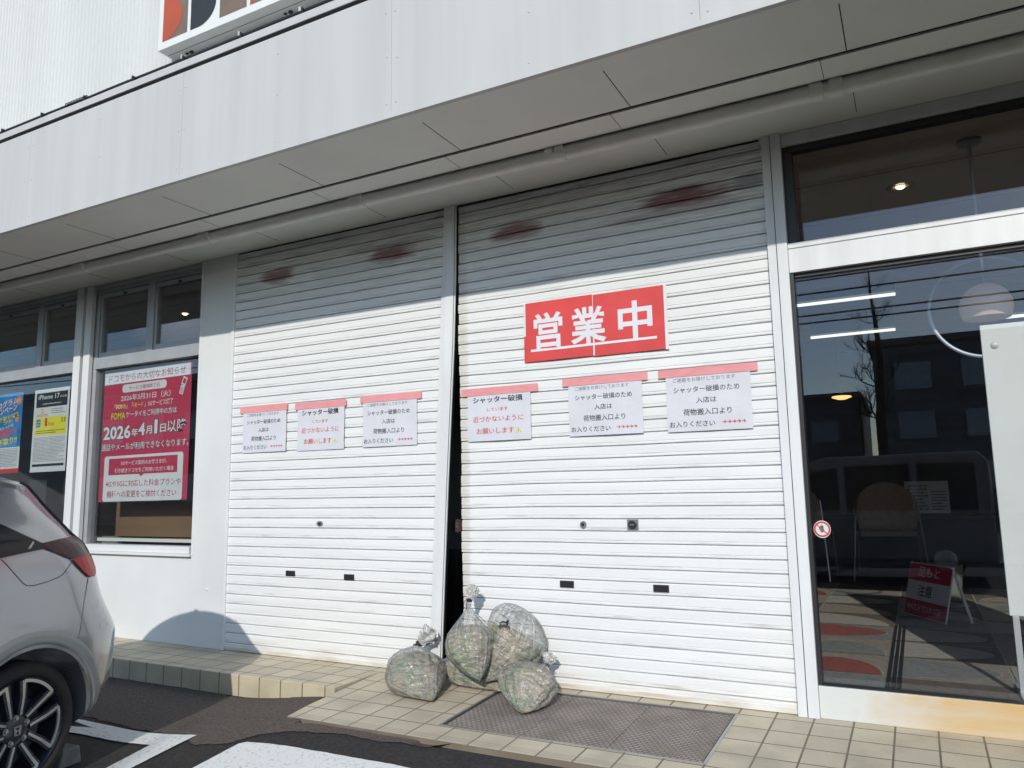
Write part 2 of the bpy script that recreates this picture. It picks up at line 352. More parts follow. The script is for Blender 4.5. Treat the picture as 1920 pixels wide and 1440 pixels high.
# tiled step + apron
T1, T2, TG = (.60, .53, .39), (.52, .46, .345), (.17, .135, .095)
m_step = tile_mat('step_tiles', T1, T2, TG, (-4.903, -.113))
m_kerb = tile_mat('kerb_tiles', (.56, .49, .34), (.50, .44, .31), TG, (-4.903, -.5), vert=True)
m_apron = tile_mat('apron_tiles', T1, T2, TG, (-.005, -.3045), grooves=True)
mb = MB().box(-9.5, -3.60, -.6, .35, -.16, 0)
o = mb.build('tiled_step', [m_step, m_kerb], bevel=.006); tag(o, kind='structure')
for p in o.data.polygons:
    if abs(p.normal.y) > .5 or abs(p.normal.x) > .5: p.material_index = 1
S = .04
mb = MB(); mxa, mxb, mya, myb = -2.56, -1.02, -.90, -.095     # opening of the sunken mat
def ap(x, y): return (x, y, S*y if y < 0 else 0)
gx = [-3.60, mxa, mxb, 3.2]; gy = [-1.12, mya, myb, 0, .3]
for i in range(3):
    for j in range(4):
        if i == 1 and j == 1: continue
        mb.face([ap(gx[i], gy[j]), ap(gx[i+1], gy[j]), ap(gx[i+1], gy[j+1]), ap(gx[i], gy[j+1])])
mb.face([ap(-3.6, -1.12), ap(3.2, -1.12), (3.2, -1.12, -.3), (-3.6, -1.12, -.3)]); mb.face([ap(-3.6, 0), ap(-3.6, -1.12), (-3.6, -1.12, -.3), (-3.6, 0, -.3)])
for (xa, ya), (xb, yb) in (((mxa, mya), (mxb, mya)), ((mxb, mya), (mxb, myb)), ((mxb, myb), (mxa, myb)), ((mxa, myb), (mxa, mya))):
    p, q = ap(xa, ya), ap(xb, yb); mb.face([p, q, (q[0], q[1], q[2]-.02), (p[0], p[1], p[2]-.02)])
# left edge slightly skewed towards the step as in the picture
for k, v in enumerate(mb.v):
    if v[0] == -3.60 and v[1] < -.2: mb.v[k] = (-3.60+.075*max(0, (-v[1]-.6)/.52), v[1], v[2])
tag(mb.build('tiled_apron', m_apron), kind='structure')
# sunken grating mat
m_mat = M('mat_rubber', (.36, .305, .27), .85, col2=(.27, .225, .20), scale=6, var=.1); t = m_mat.node_tree; p = t.nodes['Principled BSDF']
c = N(t, 'ShaderNodeTexCoord'); b = N(t, 'ShaderNodeTexBrick'); b.offset = .5
for k, v in (('Scale', 1), ('Mortar Size', .0042), ('Mortar Smooth', .3), ('Brick Width', .034), ('Row Height', .024)): b.inputs[k].default_value = v
t.links.new(c.outputs['Object'], b.inputs['Vector'])
base = p.inputs['Base Color'].links[0].from_socket
sand = N(t, 'ShaderNodeTexNoise'); sand.inputs['Scale'].default_value = 3.2; sand.inputs['Detail'].default_value = 8; t.links.new(c.outputs['Object'], sand.inputs[0])
sr = N(t, 'ShaderNodeMapRange'); sr.inputs[1].default_value = .56; sr.inputs[2].default_value = .72; t.links.new(sand.outputs[0], sr.inputs[0])
col = mixc(t, mathn(t, 'MULTIPLY', b.outputs['Fac'], .55), base, (.035, .028, .024)); col = mixc(t, mathn(t, 'MULTIPLY', sr.outputs[0], .75), col, (.23, .19, .14)); t.links.new(col, p.inputs['Base Color'])
bp = N(t, 'ShaderNodeBump', invert=True); bp.inputs['Strength'].default_value = 1; bp.inputs['Distance'].default_value = .006; t.links.new(b.outputs['Fac'], bp.inputs['Height']); t.links.new(bp.outputs[0], p.inputs['Normal'])
mat = thing('entrance_mat', 'brown sunken grating mat in a metal frame set in the tiles before the wide shutter', 'door mat', loc=(0, 0, 0))
mb = MB()
for k in range(3):
    xa = mxa+.022+(mxb-mxa-.044)*k/3; xb = mxa+.022+(mxb-mxa-.044)*(k+1)/3-.004
    mb.hexa([(x, y, S*y+dz) for x in (xa, xb) for y in (mya+.02, myb-.02) for dz in (-.018, -.007)])
mb.build('grating', m_mat, mat)
mb = MB()
for xa, xb, ya, yb in ((mxa-.001, mxa+.012, mya, myb), (mxb-.014, mxb+.003, mya, myb), (mxa, mxb, mya-.002, mya+.012), (mxa, mxb, myb-.012, myb+.002)):
    mb.hexa([(x, y, S*y+dz) for x in (xa, xb) for y in (ya, yb) for dz in (-.019, .002)])
mb.build('mat_frame', m_chrome, mat)
# ------------------------------------------------------------------ the shop
shop = thing('shop_building', 'white shop front with closed roller shutters, deep canopy and glazed entrance', 'building')
# upper corrugated wall
mb = MB(); prof = []; x = -14.0; PITCH = .066
while x < 3.2:
    prof += [(x, 0), (x+PITCH*.5, 0), (x+PITCH*.64, .011), (x+PITCH*.88, .011)]; x += PITCH
for (xa, ya), (xb, yb) in zip(prof[:-1], prof[1:]): mb.face([(xa, ya, 3.55), (xb, yb, 3.55), (xb, yb, 10.5), (xa, ya, 10.5)])
mb.build('upper_wall', m_upper, shop)
# canopy fascia with joints, rivets; coping; soffit
mb = MB(); jx = [-14, -11.66, -9.84, -8.02, -6.20, -4.38, -2.56, -.74, 1.08, 3.2]
for a, b in zip(jx[:-1], jx[1:]): mb.box(a+.0008, b-.0008, FY, FY+.03, ZS+.03, 4.30)
mb.box(-14, 3.2, FY-.004, FY+.028, ZS-.003, ZS+.028)
mb.box(-14, 3.2, FY+.006, FY+.034, ZS+.03, 4.296, 1)
fas = mb.build('fascia', [m_fascia, m_dark], shop)
rv0 = MB().lathe([(0, .0035), (.005, .003), (.0075, 0)], 8, (0, 0, 0), (0, -1, 0)).build('rivet', m_fascia, fas, smooth=True); first = True
for j in jx[1:-1]:
    for x in (j-.035, j+.035, j+.91):
        for z in (3.56, 3.86, 4.16):
            r_ = rv0 if first else rv0.copy()
            if not first: C.objects.link(r_); r_.parent = fas
            first = False; r_.location = (x+random.uniform(-.01, .01), FY, z+random.uniform(-.015, .015))
mb = MB().box(-14, 3.2, FY-.012, -.002, 4.312, 4.37).box(-14, 3.2, FY+.0, -.003, 4.285, 4.311, 1)
mb.build('coping', [m_fascia, m_dark], shop, bevel=.004)
mb = MB().box(-14, 3.2, FY+.031, .25, ZS, ZS+.05)
for x in (-8.18, -7.03, -5.88, -4.733, -3.585, -2.436, -1.29, -.142, 1.005):
    mb.box(x-.0025, x+.0025, -1.24, -.80, ZS-.0012, ZS+.01, 1); mb.box(x-.002, x+.002, -.46, -.08, ZS-.0012, ZS+.01, 1); mb.box(x-.13, x-.127, -.795, -.6, ZS-.0132, ZS-.001, 1)
mb.box(-14, 3.2, -.808, -.796, ZS-.0016, ZS+.01, 1); mb.box(-14, 3.2, -.795, -.588, ZS-.012, ZS+.01, 0); mb.box(-14, 3.2, -.587, -.575, ZS-.0018, ZS+.01, 1)
mb.build('soffit', [m_soffit, m_dark], shop)
gp = MB().tube([(-14, -.522, 3.424+.02), (3.2, -.522, 3.444)], .0475, 20).build('gutter_pipe', m_gut, shop, smooth=True)
for px, py in ((155, 495), (388, 438), (672, 372), (1043, 284), (1550, 154)):
    q = on_y(px, py, -.53)
    for dx in (-.055, .045) if px > 1500 else (-.03, .03):
        MB().lathe([(.048, -.035), (.056, -.033), (.056, .033), (.048, .035)], 20, (q.x+dx, -.522, 3.444), (1, 0, 0)).box(q.x+dx-.034, q.x+dx+.034, -.58, -.573, 3.44, ZS-.002).build('pipe_clamp', m_gut, gp, smooth=True)
# wall panels
mb = MB().box(XP0, XP1-.022, .0, .3, 0, ZS-.001)
mb.box(XP1-.021, XP1, -.012, .3, 0, ZS-.001)
mb.box(XP0-.0, XP0+.04, -.006, .02, .78, ZS-.001)
mb.build('pillar', m_panel, shop, bevel=.003)
mb = MB().box(-12, -7.56, .012, .3, 0, .775).box(-7.555, XP0-.002, .012, .3, 0, .775)
mb.build('wall_panel', m_panel, shop, bevel=.003)
q = MB().lathe([(0, .01), (.01, .008), (.013, 0)], 10, (-5.56, 0, .49), (0, -1, 0)).build('bolt', m_post, shop, smooth=True)
# windows on the left
def window(xa, xb, xm, label):
    wd = MB(); g = MB(); Y0, Y1 = .05, .13
    wd.box(xa, xb, Y0, Y1, 3.40, 3.47); wd.box(xa, xb, .02, Y1, 3.44, 3.475)
    wd.box(xa, xa+.07, Y0, Y1, .79, 3.40); wd.box(xb-.03, xb, Y0, Y1, .79, 3.40)
    wd.box(xa+.071, xb-.031, Y0-.02, Y1, 2.60, 2.715); wd.box(xm-.045, xm+.045, Y0, Y1, 2.716, 3.399)
    fr = wd.build('window', m_alu, shop, bevel=.003); fr['label'] = label
    for a, b in ((xa+.072, xm-.046), (xm+.046, xb-.032)):
        s = MB().box(a, a+.03, .065, .115, 2.717, 3.398).box(b-.03, b, .065, .115, 2.717, 3.398).box(a+.031, b-.031, .065, .115, 2.717, 2.775).box(a+.031, b-.031, .065, .115, 3.35, 3.398)
        s.box((a+b)/2-.02, (a+b)/2+.02, .055, .064, 3.352, 3.372, 1)
        s.build('sash', [m_alu, m_black], fr, bevel=.002)
        MB().box(a+.031, b-.031, .09, .096, 2.776, 3.349).build('pane', m_glass, fr)
    MB().box(xa+.072, xb-.032, .09, .096, .852, 2.598).build('pane', m_glass, fr)
    MB().box(xa+.071, xb-.031, .0, .12, .79, .85).box(xa-.01, xb+.005, -.03, .12, .765, .789).build('sill', m_panel, fr, bevel=.003)
    return fr
window(-7.42, XP0-.001, -6.55, 'window holding the large red notice')
window(-9.6, -7.66, -8.37, 'window holding two sale posters beside the car')
# post between windows
MB().box(-7.66, -7.55, -.004, .14, .78, ZS-.001).build('window_post', m_post, shop, bevel=.003)
MB().box(-7.505, -7.425, .0, .14, .78, ZS-.001).box(-7.425, -7.40, -.002, .04, .78, ZS-.003).box(-7.549, -7.506, .1, .13, .78, ZS-.001, 1).build('window_post', [m_post, m_black], shop, bevel=.003)
# inside behind left windows
MB().box(-7.93, -5.86, .42, .45, .9, 2.5).build('backing_board', m_brown, shop, bevel=.004); MB().box(-7.80, -7.72, .38, .419, .9, 2.46).build('board_edge', m_brown, shop, bevel=.004)
MB().box(-7.30, XP0-.04, .13, .2, .875, .905).build('window_board', m_sill, shop)
MB().box(-8.35, -8.0, .9, 1.3, 0, 2.2).build('interior_pillar', M('grey_pillar', (.2, .205, .21), .6, var=.04), shop)
# shutters --------------------------------------------------------------
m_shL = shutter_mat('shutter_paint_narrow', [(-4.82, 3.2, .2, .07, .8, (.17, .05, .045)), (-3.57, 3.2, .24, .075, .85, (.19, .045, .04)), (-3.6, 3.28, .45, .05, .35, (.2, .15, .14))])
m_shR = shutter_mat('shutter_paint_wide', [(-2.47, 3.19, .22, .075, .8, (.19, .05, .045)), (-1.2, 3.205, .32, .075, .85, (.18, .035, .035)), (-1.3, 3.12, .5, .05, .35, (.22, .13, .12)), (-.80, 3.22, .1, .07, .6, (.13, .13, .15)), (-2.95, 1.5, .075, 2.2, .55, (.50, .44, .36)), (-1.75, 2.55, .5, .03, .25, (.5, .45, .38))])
def shutter(xaf, xbf, mat, label, dent=0):
    mb = MB(); prof = [(.0, .019), (.0022, .0185), (.0036, .001), (.0068, 0), (.0155, .0002), (.0168, .0034), (.0200, .0034), (.0222, -.0006), (.045, -.0012), (.070, -.0002), (.0742, .0018), (.0775, .0150)]
    rows = []; i0 = math.floor((0.03-PHASE)/SP); NX = 26
    i = i0
    while PHASE+i*SP < ZS+.03:
        jit = random.uniform(-1, 1); sag = random.uniform(-.0012, .0012)
        for dz, y in prof: rows.append((PHASE+i*SP+dz+sag, y, jit))
        i += 1
    rows = [r for r in rows if r[0] > .03]
    for z, y, jit in rows:
        xa, xb = xaf(z, jit), xbf(z)
        for k in range(NX+1):
            x = xa+(xb-xa)*k/NX; d = 0
            if dent: d = dent*(abs(noise.noise(Vector((x*1.3, 0, z*1.0))))*.016+abs(noise.noise(Vector((x*3.1, 5, z*5))))*.004)+.003*dent*math.exp(-((x-xa)/.5)**2)*math.sin(z*2.2)
            else: d = noise.noise(Vector((x*2.5, 2, z*4)))*.0012
            mb.v.append((x, y+d, z+dent*(.007*math.exp(-((x-xa)/.35)**2)*math.sin(z*3.1+1)+.003*noise.noise(Vector((x*1.5, 9, z*1.2))))))
    n = NX+1
    for r in range(len(rows)-1):
        for k in range(NX): mb.f.append((r*n+k, r*n+k+1, (r+1)*n+k+1, (r+1)*n+k)); mb.m.append(0)
    mb.keepn = True
    me = mb.build('roller_shutter', mat, shop, smooth=9); me['label'] = label
    return me
def midL(z): return -3.219+(z/3.47)*(.146)       # left edge of the leaning middle post
MRZ = [(-.1, -3.120), (.617, -3.087), (1.385, -3.047), (2.38, -2.990), (2.9, -2.972), (3.6, -2.960)]
def midR(z):
    for (za, xa), (zb, xb) in zip(MRZ[:-1], MRZ[1:]):
        if z <= zb: return xa+(xb-xa)*(z-za)/(zb-za)
    return MRZ[-1][1]
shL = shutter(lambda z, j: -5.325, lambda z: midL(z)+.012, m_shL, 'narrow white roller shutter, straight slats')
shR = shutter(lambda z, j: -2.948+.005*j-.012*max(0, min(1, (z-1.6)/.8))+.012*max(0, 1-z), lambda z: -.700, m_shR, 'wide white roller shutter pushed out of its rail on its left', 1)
m_bar = M('shutter_bottom_rail', (.72, .72, .68), .5, col2=(.55, .48, .38), scale=6, stretch=(.5, 1, 5), bump=.3, bscale=30)
MB().box(-5.325, midL(0)+.012, -.006, .03, .004, .034).build('bottom_rail', m_bar, shL, bevel=.003)
MB().box(-2.93, -.70, -.006, .03, .004, .034).build('bottom_rail', m_bar, shR, bevel=.003)
def cyl(mb, x, z, r, y0=-.004, d=.012, mi=0, n=20): return mb.lathe([(0, d), (r*.92, d), (r, d*.6), (r, 0)], n, (x, y0+.006, z), (0, -1, 0), mi)
mb = cyl(MB(), -4.285, 1.062, .026); 
for k, v in enumerate(mb.v): mb.v[k] = (-4.285+(v[0]+4.285)*1.25, v[1], 1.062+(v[2]-1.062)*.8)
cyl(mb, -4.282, 1.06, .012, d=.014, mi=1).build('lock', [m_chrome, m_black], shL, smooth=True)
cyl(cyl(MB(), -1.995, 1.066, .024), -1.995, 1.066, .012, d=.014, mi=1).build('lock', [m_chrome, m_black], shR, smooth=True)
mb = MB().box(-1.687, -1.612, -.007, .01, 1.034, 1.10); cyl(mb, -1.65, 1.067, .028, y0=-.012, mi=1).box(-1.665, -1.635, -.024, -.016, 1.063, 1.071).build('lock', [m_chrome, m_black], shR, bevel=.002)
for sh, x, z in ((shL, -4.59, .66), (shL, -3.98, .652), (shR, -2.127, .673), (shR, -1.48, .672)):
    MB().box(x-.05, x+.05, -.0045, .008, z-.022, z+.022).box(x-.044, x+.044, -.0055, -.0046, z-.016, z+.016, 1).build('handle_slot', [m_black, m_dark], sh, bevel=.002)
# guide posts
def lean_post(mb, a, b, y0, y1, mi=0, z0=.0, z1=ZS-.001):
    zz = [z0, .617, 1.385, 2.38, 2.9, z1]
    for za, zb in zip(zz[:-1], zz[1:]): mb.hexa([(f(z), y, z) for f in (a, b) for y in (y0, y1) for z in (za, zb)], mi)
mb = MB()
lean_post(mb, midL, lambda z: midL(z)+.036, -.022, .08); lean_post(mb, lambda z: midL(z)+.038, lambda z: midR(z)-.0145, -.026, .03)
lean_post(mb, lambda z: midR(z)-.014, lambda z: midR(z)-.008, -.012, .03, 1); lean_post(mb, lambda z: midR(z)-.0075, lambda z: midR(z)+.001, -.024, -.012)
mb.build('guide_post', [m_post, m_black], shop, bevel=.002)['label'] = 'guide post between the shutters, knocked aslant at its foot'
MB().box(-.702, -.652, -.03, .1, .0, ZS-.001).box(-.6515, -.648, -.025, .1, .0, ZS-.002, 1).box(-.6475, -.587, -.032, .1, 0, ZS-.001).build('guide_post', [m_post, m_dark], shop, bevel=.003)
MB().box(-5.342, -5.317, -.016, .06, 0, ZS-.001).build('guide_post', m_post, shop, bevel=.003)
MB().box(-5.3, -.72, -.003, .06, ZS-.014, ZS-.002).build('shutter_housing', m_dark, shop)
# glazed entrance on the right
mb = MB().box(-.586, 3.2, -.012, .09, .0, .176)
sk = mb.build('skirting', m_stain, shop, bevel=.004)
t = m_stain.node_tree; p = t.nodes['Principled BSDF']; base = p.inputs['Base Color'].links[0].from_socket
c = N(t, 'ShaderNodeTexCoord'); s = N(t, 'ShaderNodeSeparateXYZ'); t.links.new(c.outputs['Object'], s.inputs[0])
nn = N(t, 'ShaderNodeTexNoise'); nn.inputs['Scale'].default_value = 9; nn.inputs['Detail'].default_value = 5; t.links.new(c.outputs['Object'], nn.inputs[0])
fx = N(t, 'ShaderNodeMapRange'); fx.inputs[1].default_value = -.42; fx.inputs[2].default_value = .05; t.links.new(mathn(t, 'ADD', s.outputs[0], mathn(t, 'MULTIPLY', mathn(t, 'SUBTRACT', nn.outputs[0], .5), .45)), fx.inputs[0])
t.links.new(mixc(t, fx.outputs[0], (.62, .64, .62), base), p.inputs['Base Color'])
wf = MB().box(-.586, 3.2, -.008, .09, 2.585, 2.77).box(-.586, 3.2, -.016, .02, 2.735, 2.768).box(-.586, 3.2, -.005, .1, 3.40, ZS-.0015).box(-.586, -.565, .0, .09, .178, 2.584, 1).box(-.586, -.53, .02, .09, 2.771, 3.399, 1).box(2.0, 2.06, 0, .09, .178, 3.399)
wf.box(-.586, 2.0, .1, .22, 2.70, 2.76, 1); wf.box(-.586, -.545, .1, .22, 2.771, 3.399, 1); wf.box(-.564, 2.0, .025, .035, 2.558, 2.584, 1); wf.box(-.564, 2.0, .015, .08, 3.36, 3.399, 1)
ent = wf.build('entrance_glazing', [m_post, m_black], shop, bevel=.003)
MB().box(-.564, 1.999, .045, .055, .18, 2.557).build('pane', m_glassd, ent)
MB().box(-.56, 1.999, .20, .21, 2.74, 3.359).build('pane', m_glassd, ent)
MB().box(-.57, 1.999, .0, .06, .1765, .182).build('glazing_bead', m_black, ent)
# no-hands sticker on the glass
st = Sheet(.1, .1); st.ell(0, 0, .047, .05, 0, 0); st.ring(0, 0, .035, .045, 1, 1)
for k, (a, ln) in enumerate(((-28, .020), (-10, .026), (8, .025), (26, .020))):
    ca, sa = math.cos(rad(90-a)), math.sin(rad(90-a)); st.poly([(ca*.006-sa*.003, sa*.006+ca*.003), (ca*.006+sa*.003, sa*.006-ca*.003), (ca*ln+sa*.0025, sa*ln-ca*.0025), (ca*ln-sa*.0025, sa*ln+ca*.0025)], 2, 1)
st.ell(0, -.005, .012, .014, 2, 1, n=16); st.poly([(-.014, -.002), (-.018, .009), (-.014, .011), (-.008, .002)], 2, 1)
st.poly([(-.028, .024), (-.024, .028), (.028, -.024), (.024, -.028)], 1, 2)
tag(st.build('warning_sticker', [m_pwhite, m_redink, m_greyink], (-.512, .044, 1.045)), 'round white sticker with a barred hand in a red ring on the entrance glass', 'sticker')
st2 = st.build('warning_sticker', [M('shaded_sticker', (.07, .06, .065), .6, var=0), M('shaded_red', (.16, .05, .05), .6, var=0), m_greyink], (-3.095, .175, 1.045)); tag(st2, 'dim round barred hand sticker in the dark gap left of the wide shutter', 'sticker')  # sticker colours darkened: the shade of the gap is painted in
MB().box(-3.3, -.75, .16, .168, .1, 2.6).build('inner_door_pane', m_glassd, shop)
# interior shell
MB().box(-12, 3.2, 8.6, 8.7, -.1, 3.6).box(3.2, 3.3, .1, 8.7, -.1, 3.6).box(-12.1, -12, .3, 8.7, -.1, 3.6).box(-5.7, -5.5, .3, 3.5, 0, 3.45).build('interior_wall', m_inwall, shop)
mb = MB().box(-12, 3.2, .135, 8.6, 3.45, 3.5)
for y in (.9, 1.8, 2.7, 3.6, 4.5): mb.box(-12, 3.2, y, y+.006, 3.4485, 3.4495, 1)
mb.build('interior_ceiling', [m_inceil, m_dark], shop)
MB().box(-14, 3.3, 8.71, 9, -.1, 10.5).box(-14, 3.3, .02, 9, 10.5, 10.6).build('rear_wall', m_inwall, shop)
tag(MB().box(-12, 3.2, .1, 8.6, .05, .14).build('floor', m_infloor), kind='structure')
# ------------------------------------------------------------------ notices on the shutters
def paper_warp(sd): return lambda u, v: .0022*math.sin(u*9+sd)+.0016*math.sin(v*21+sd*2)+.0012*math.sin(u*31+v*17+sd)
PM = [m_paper, m_ink, m_greyink, m_redink, m_yel]
def grid_base(s, w, h, mi=0, n=8):
    for i in range(n):
        for j in range(n): s.rect(w*i/n, w*(i+1)/n, h*j/n, h*(j+1)/n, mi, 0)
def notice(kind, x0, x1, z0, z1, tp, label, rot=0):
    w_, h = x1-x0, z1+.03-z0; H = z1-z0
    s = Sheet(w_, h); grid_base(s, w_, h)
    T = lambda b, a, e, v, hh, mi, bold=.006: s.text(b, w_*a, w_*e, H*(1-v), H*hh, mi, 1.5, bold)
    if kind == 'A':
        T('ご迷惑をお掛けしております', .09, .83, .07, .075, 2, 0); T('シャッター破損のため', .09, .87, .25, .11, 1); T('入店は', .36, .60, .45, .105, 1)
        T('荷物搬入口より', .20, .77, .66, .12, 1); T('お入りください', .03, .57, .87, .105, 1)
        for k in range(5): T('→', .655+.055*k, .703+.055*k, .86, .06, 3, .03)
    else:
        T('シャッター破損', .09, .88, .115, .135, 1, .02); T('しています', .32, .65, .33, .075, 3); T('近づかないように', .09, .89, .53, .125, 3); T('お願いします', .15, .74, .79, .125, 3)
        s.poly([(w_*.76, H*.15), (w_*.86, H*.15), (w_*.81, H*.265)], 4, 1.5); s.poly([(w_*.785, H*.165), (w_*.835, H*.165), (w_*.81, H*.235)], 0, 2); s.rect(w_*.806, w_*.814, H*.175, H*.215, 1, 2.5)
    sd = random.random()*6
    ux = (math.cos(rad(rot)), 0, math.sin(rad(rot))); uv = (-math.sin(rad(rot)), 0, math.cos(rad(rot)))
    o = s.build('paper_notice', PM, (x0, -.0125, z0), ux, uv, warp=paper_warp(sd)); tag(o, label, 'notice', 'paper notices taped across the shutters')
    ta, tb, tc_, td = tp; ts = Sheet(1, 1); n = 12
    for i in range(n): ts.poly([(ta+(tb-ta)*k/n, v) for k, v in ((i, tc_), (i+1, tc_), (i+1, td), (i, td))], 0, 0)
    ts.build('tape_strip', [m_tape], (0, -.0155, 0), parent=o, warp=lambda u, v: paper_warp(sd)(u-x0, v-z0))
notice('A', -5.17, -4.662, 1.661, 2.012, (-5.207, -4.65, 2.008, 2.066), 'entrance notice nearest the white pillar, its arrows by the paper edge')
notice('B', -4.536, -4.038, 1.655, 2.008, (-4.566, -4.018, 2.000, 2.055), 'red lettered keep away notice, in the middle of the narrow shutter')
notice('A', -3.85, -3.333, 1.657, 2.012, (-3.876, -3.29, 2.008, 2.065), 'entrance notice on the narrow shutter, nearest the leaning post')
notice('B', -2.882, -2.365, 1.657, 1.995, (-2.933, -2.305, 1.990, 2.045), 'red lettered keep away notice on the wide shutter beside its open edge')
notice('A', -2.073, -1.548, 1.657, 2.006, (-2.117, -1.506, 2.003, 2.058), 'entrance notice in the middle of the wide shutter, under the red sign')
notice('A', -1.387, -.855, 1.651, 2.006, (-1.435, -.808, 2.003, 2.056), 'entrance notice on the wide shutter nearest the glazed entrance')
# big red sign
sx0, sx1, sz0, sz1 = -2.393, -1.375, 2.200, 2.628; W_, H_ = sx1-sx0, sz1-sz0
s = Sheet(W_, H_); n = 12
for i in range(n):
    for j in range(6):
        u0_, u1_ = W_*.507*i/n, W_*.507*(i+1)/n; s.rect(u0_, u1_, H_*j/6, H_*(j+1)/6, 0, 0)
        u0_, u1_ = W_*.512+W_*.488*i/n, W_*.512+W_*.488*(i+1)/n; s.rect(u0_, u1_, H_*j/6-.005, H_*(j+1)/6-.005, 0, .3)
s.rect(W_*.505, W_*.515, 0, H_*.34, 1, .8); s.rect(W_*.508, W_*.512, H_*.3, H_, 1, .8)
s.rect(W_, W_+.022, -.008, H_, 1, .2); s.rect(-.012, .002, H_*.44, H_*.995, 1, .2); s.rect(-.012, .0, 0, H_*.44, 0, .1)
for ch, a, b in (('営', .065, .285), ('業', .345, .60), ('中', .685, .92)): s.text(ch, W_*a, W_*b, H_*.505, H_*.60, 1, 1.5, .024)
s.rect(W_*.04, W_*.945, H_*.165, H_*.205, 1, 1.8)
tag(s.build('open_sign', [m_sign, m_sw], (sx0, -.0115, sz0), warp=lambda u, v: .0014*math.sin(u*7)+.0016*math.sin(v*39+1.0)*max(0, 1-v/.3)), 'big red sign with large white characters taped to the wide shutter', 'sign')
# ------------------------------------------------------------------ posters in the windows
PY = .112; px0, px1, pz0, pz1 = on_y(191, 820, PY).x, on_y(355, 820, PY).x, on_y(270, 940, PY).z, on_y(280, 690, PY).z; W_, H_ = px1-px0, pz1-pz0
s = Sheet(W_, H_); s.rect(0, W_, 0, H_, 0, 0)
def T(b, a, e, v, hh, mi, bold=.01, out=None, lay=2): s.text(b, W_*a, W_*e, H_*(1-v), H_*hh, mi, lay, bold, outline=out)
s.rect(W_*.0, W_*.985, H_*.905, H_*.995, 1, .5); T('ドコモからの大切なお知らせ', .055, .935, .052, .058, 0, .006)
s.rrect(W_*.22, W_*.73, H_*.83, H_*.90-.01, .035, 1, .5); T('サービス提供終了日', .30, .65, .14, .032, 0, .004)
T('2026年3月31日（火）', .21, .78, .213, .05, 1, .01)
T('「FOMA」「', .14, .36, .275, .042, 1); 
s.rect(0, 0, 0, 0, 1, 0)
T('FOMA', .165, .275, .276, .034, 4, .015, lay=2.6); T('iモード', .365, .475, .276, .034, 4, .01); T('」3Gサービス終了', .49, .81, .275, .042, 1)
T('FOMA', .105, .27, .347, .052, 4, .015, 3); T('ケータイをご利用中の方は', .28, .855, .343, .048, 1, .012, 3)
T('2026', .02, .345, .475, .105, 1, .03, 3); T('年', .355, .43, .485, .06, 1, .02, 3); T('4', .435, .51, .465, .095, 1, .03, 3); T('月', .52, .59, .475, .062, 1, .02, 3); T('1', .615, .65, .455, .105, 1, .012, 3); T('日', .68, .745, .47, .062, 1, .02, 3); T('以降', .76, .965, .46, .092, 1, .01, 3)
T('通話やメールが利用できなくなります。', .005, .995, .585, .055, 1, .01, 3)
s.rrect(W_*.05, W_*.945, H_*.0, H_*.345, .03, 1, .5); s.rect(W_*.105, W_*.885, H_*.20, H_*.325, 2, 1)
T('3Gサービス契約のお客さまが、', .25, .77, .713, .034, 1, .008); T('引き続きドコモをご利用いただく場合', .18, .85, .768, .034, 1, .008)
s.poly([(W_*.46, H_*.2), (W_*.52, H_*.2), (W_*.49, H_*.182)], 2, 1)
T('4Gや5Gに対応した料金プランや', .08, .93, .866, .05, 2, .004); T('機種への変更をご検討ください', .10, .885, .945, .052, 2, .004)
cx, cy = W_*.91, H_*.83
def rp(pts, a, mi, lay): s.poly([(cx+x*math.cos(a)-y*math.sin(a), cy+x*math.sin(a)+y*math.cos(a)) for x, y in pts], mi, lay)
a_ = rad(-18); rp([(-.03, .005), (.03, .005), (.03, .085), (-.03, .085)], a_-.12, 1, 1); rp([(-.02, .02), (.02, .02), (.02, .07), (-.02, .07)], a_-.12, 0, 1.5); rp([(-.027, -.085), (.027, -.085), (.027, 0), (-.027, 0)], a_+.02, 1, 1)
for i in range(3):
    for j in range(4): rp([(-.02+.015*i, -.075+.015*j), (-.01+.015*i, -.075+.015*j), (-.01+.015*i, -.066+.015*j), (-.02+.015*i, -.066+.015*j)], a_+.02, 0, 1.5)
tag(s.build('poster', [m_pred, m_pwhite, m_pred, m_ink, m_yel], (px0, .112, pz0), (1, 0, .008)), 'large dark red poster with white header inside the window right of the car', 'poster')
px0, pz0, pz1 = on_y(61, 810, PY).x, on_y(80, 885, PY).z, on_y(95, 729, PY).z; px1 = px0+.62; W_, H_ = px1-px0, pz1-pz0
s = Sheet(W_, H_); s.rect(0, W_, 0, H_, 0, 0)
s.rect(W_*.06, W_*.95, H_*.78, H_*.955, 1, 1); T('iPhone 17', .12, .72, .095, .06, 0, .015); T('(256GB)', .74, .93, .11, .03, 0, .005); s.fine(W_*.25, W_*.8, H_*.805, H_*.835, 1, 0, 2, 4)
s.rect(W_*.06, W_*.445, H_*.66, H_*.775, 3, 1); s.rect(W_*.46, W_*.95, H_*.66, H_*.775, 0, 1); s.ring(W_*.26, H_*.735, .018, .024, 5, 2, 16); s.fine(W_*.1, W_*.42, H_*.665, H_*.70, 2, 2, 2, 5); s.fine(W_*.5, W_*.9, H_*.69, H_*.76, 3, 2, 2, 6)
s.rect(W_*.06, W_*.95, H_*.44, H_*.655, 4, 1); s.rrect(W_*.1, W_*.22, H_*.54, H_*.635, .012, 6, 2); s.fine(W_*.115, W_*.205, H_*.555, H_*.62, 2, 0, 3, 7)
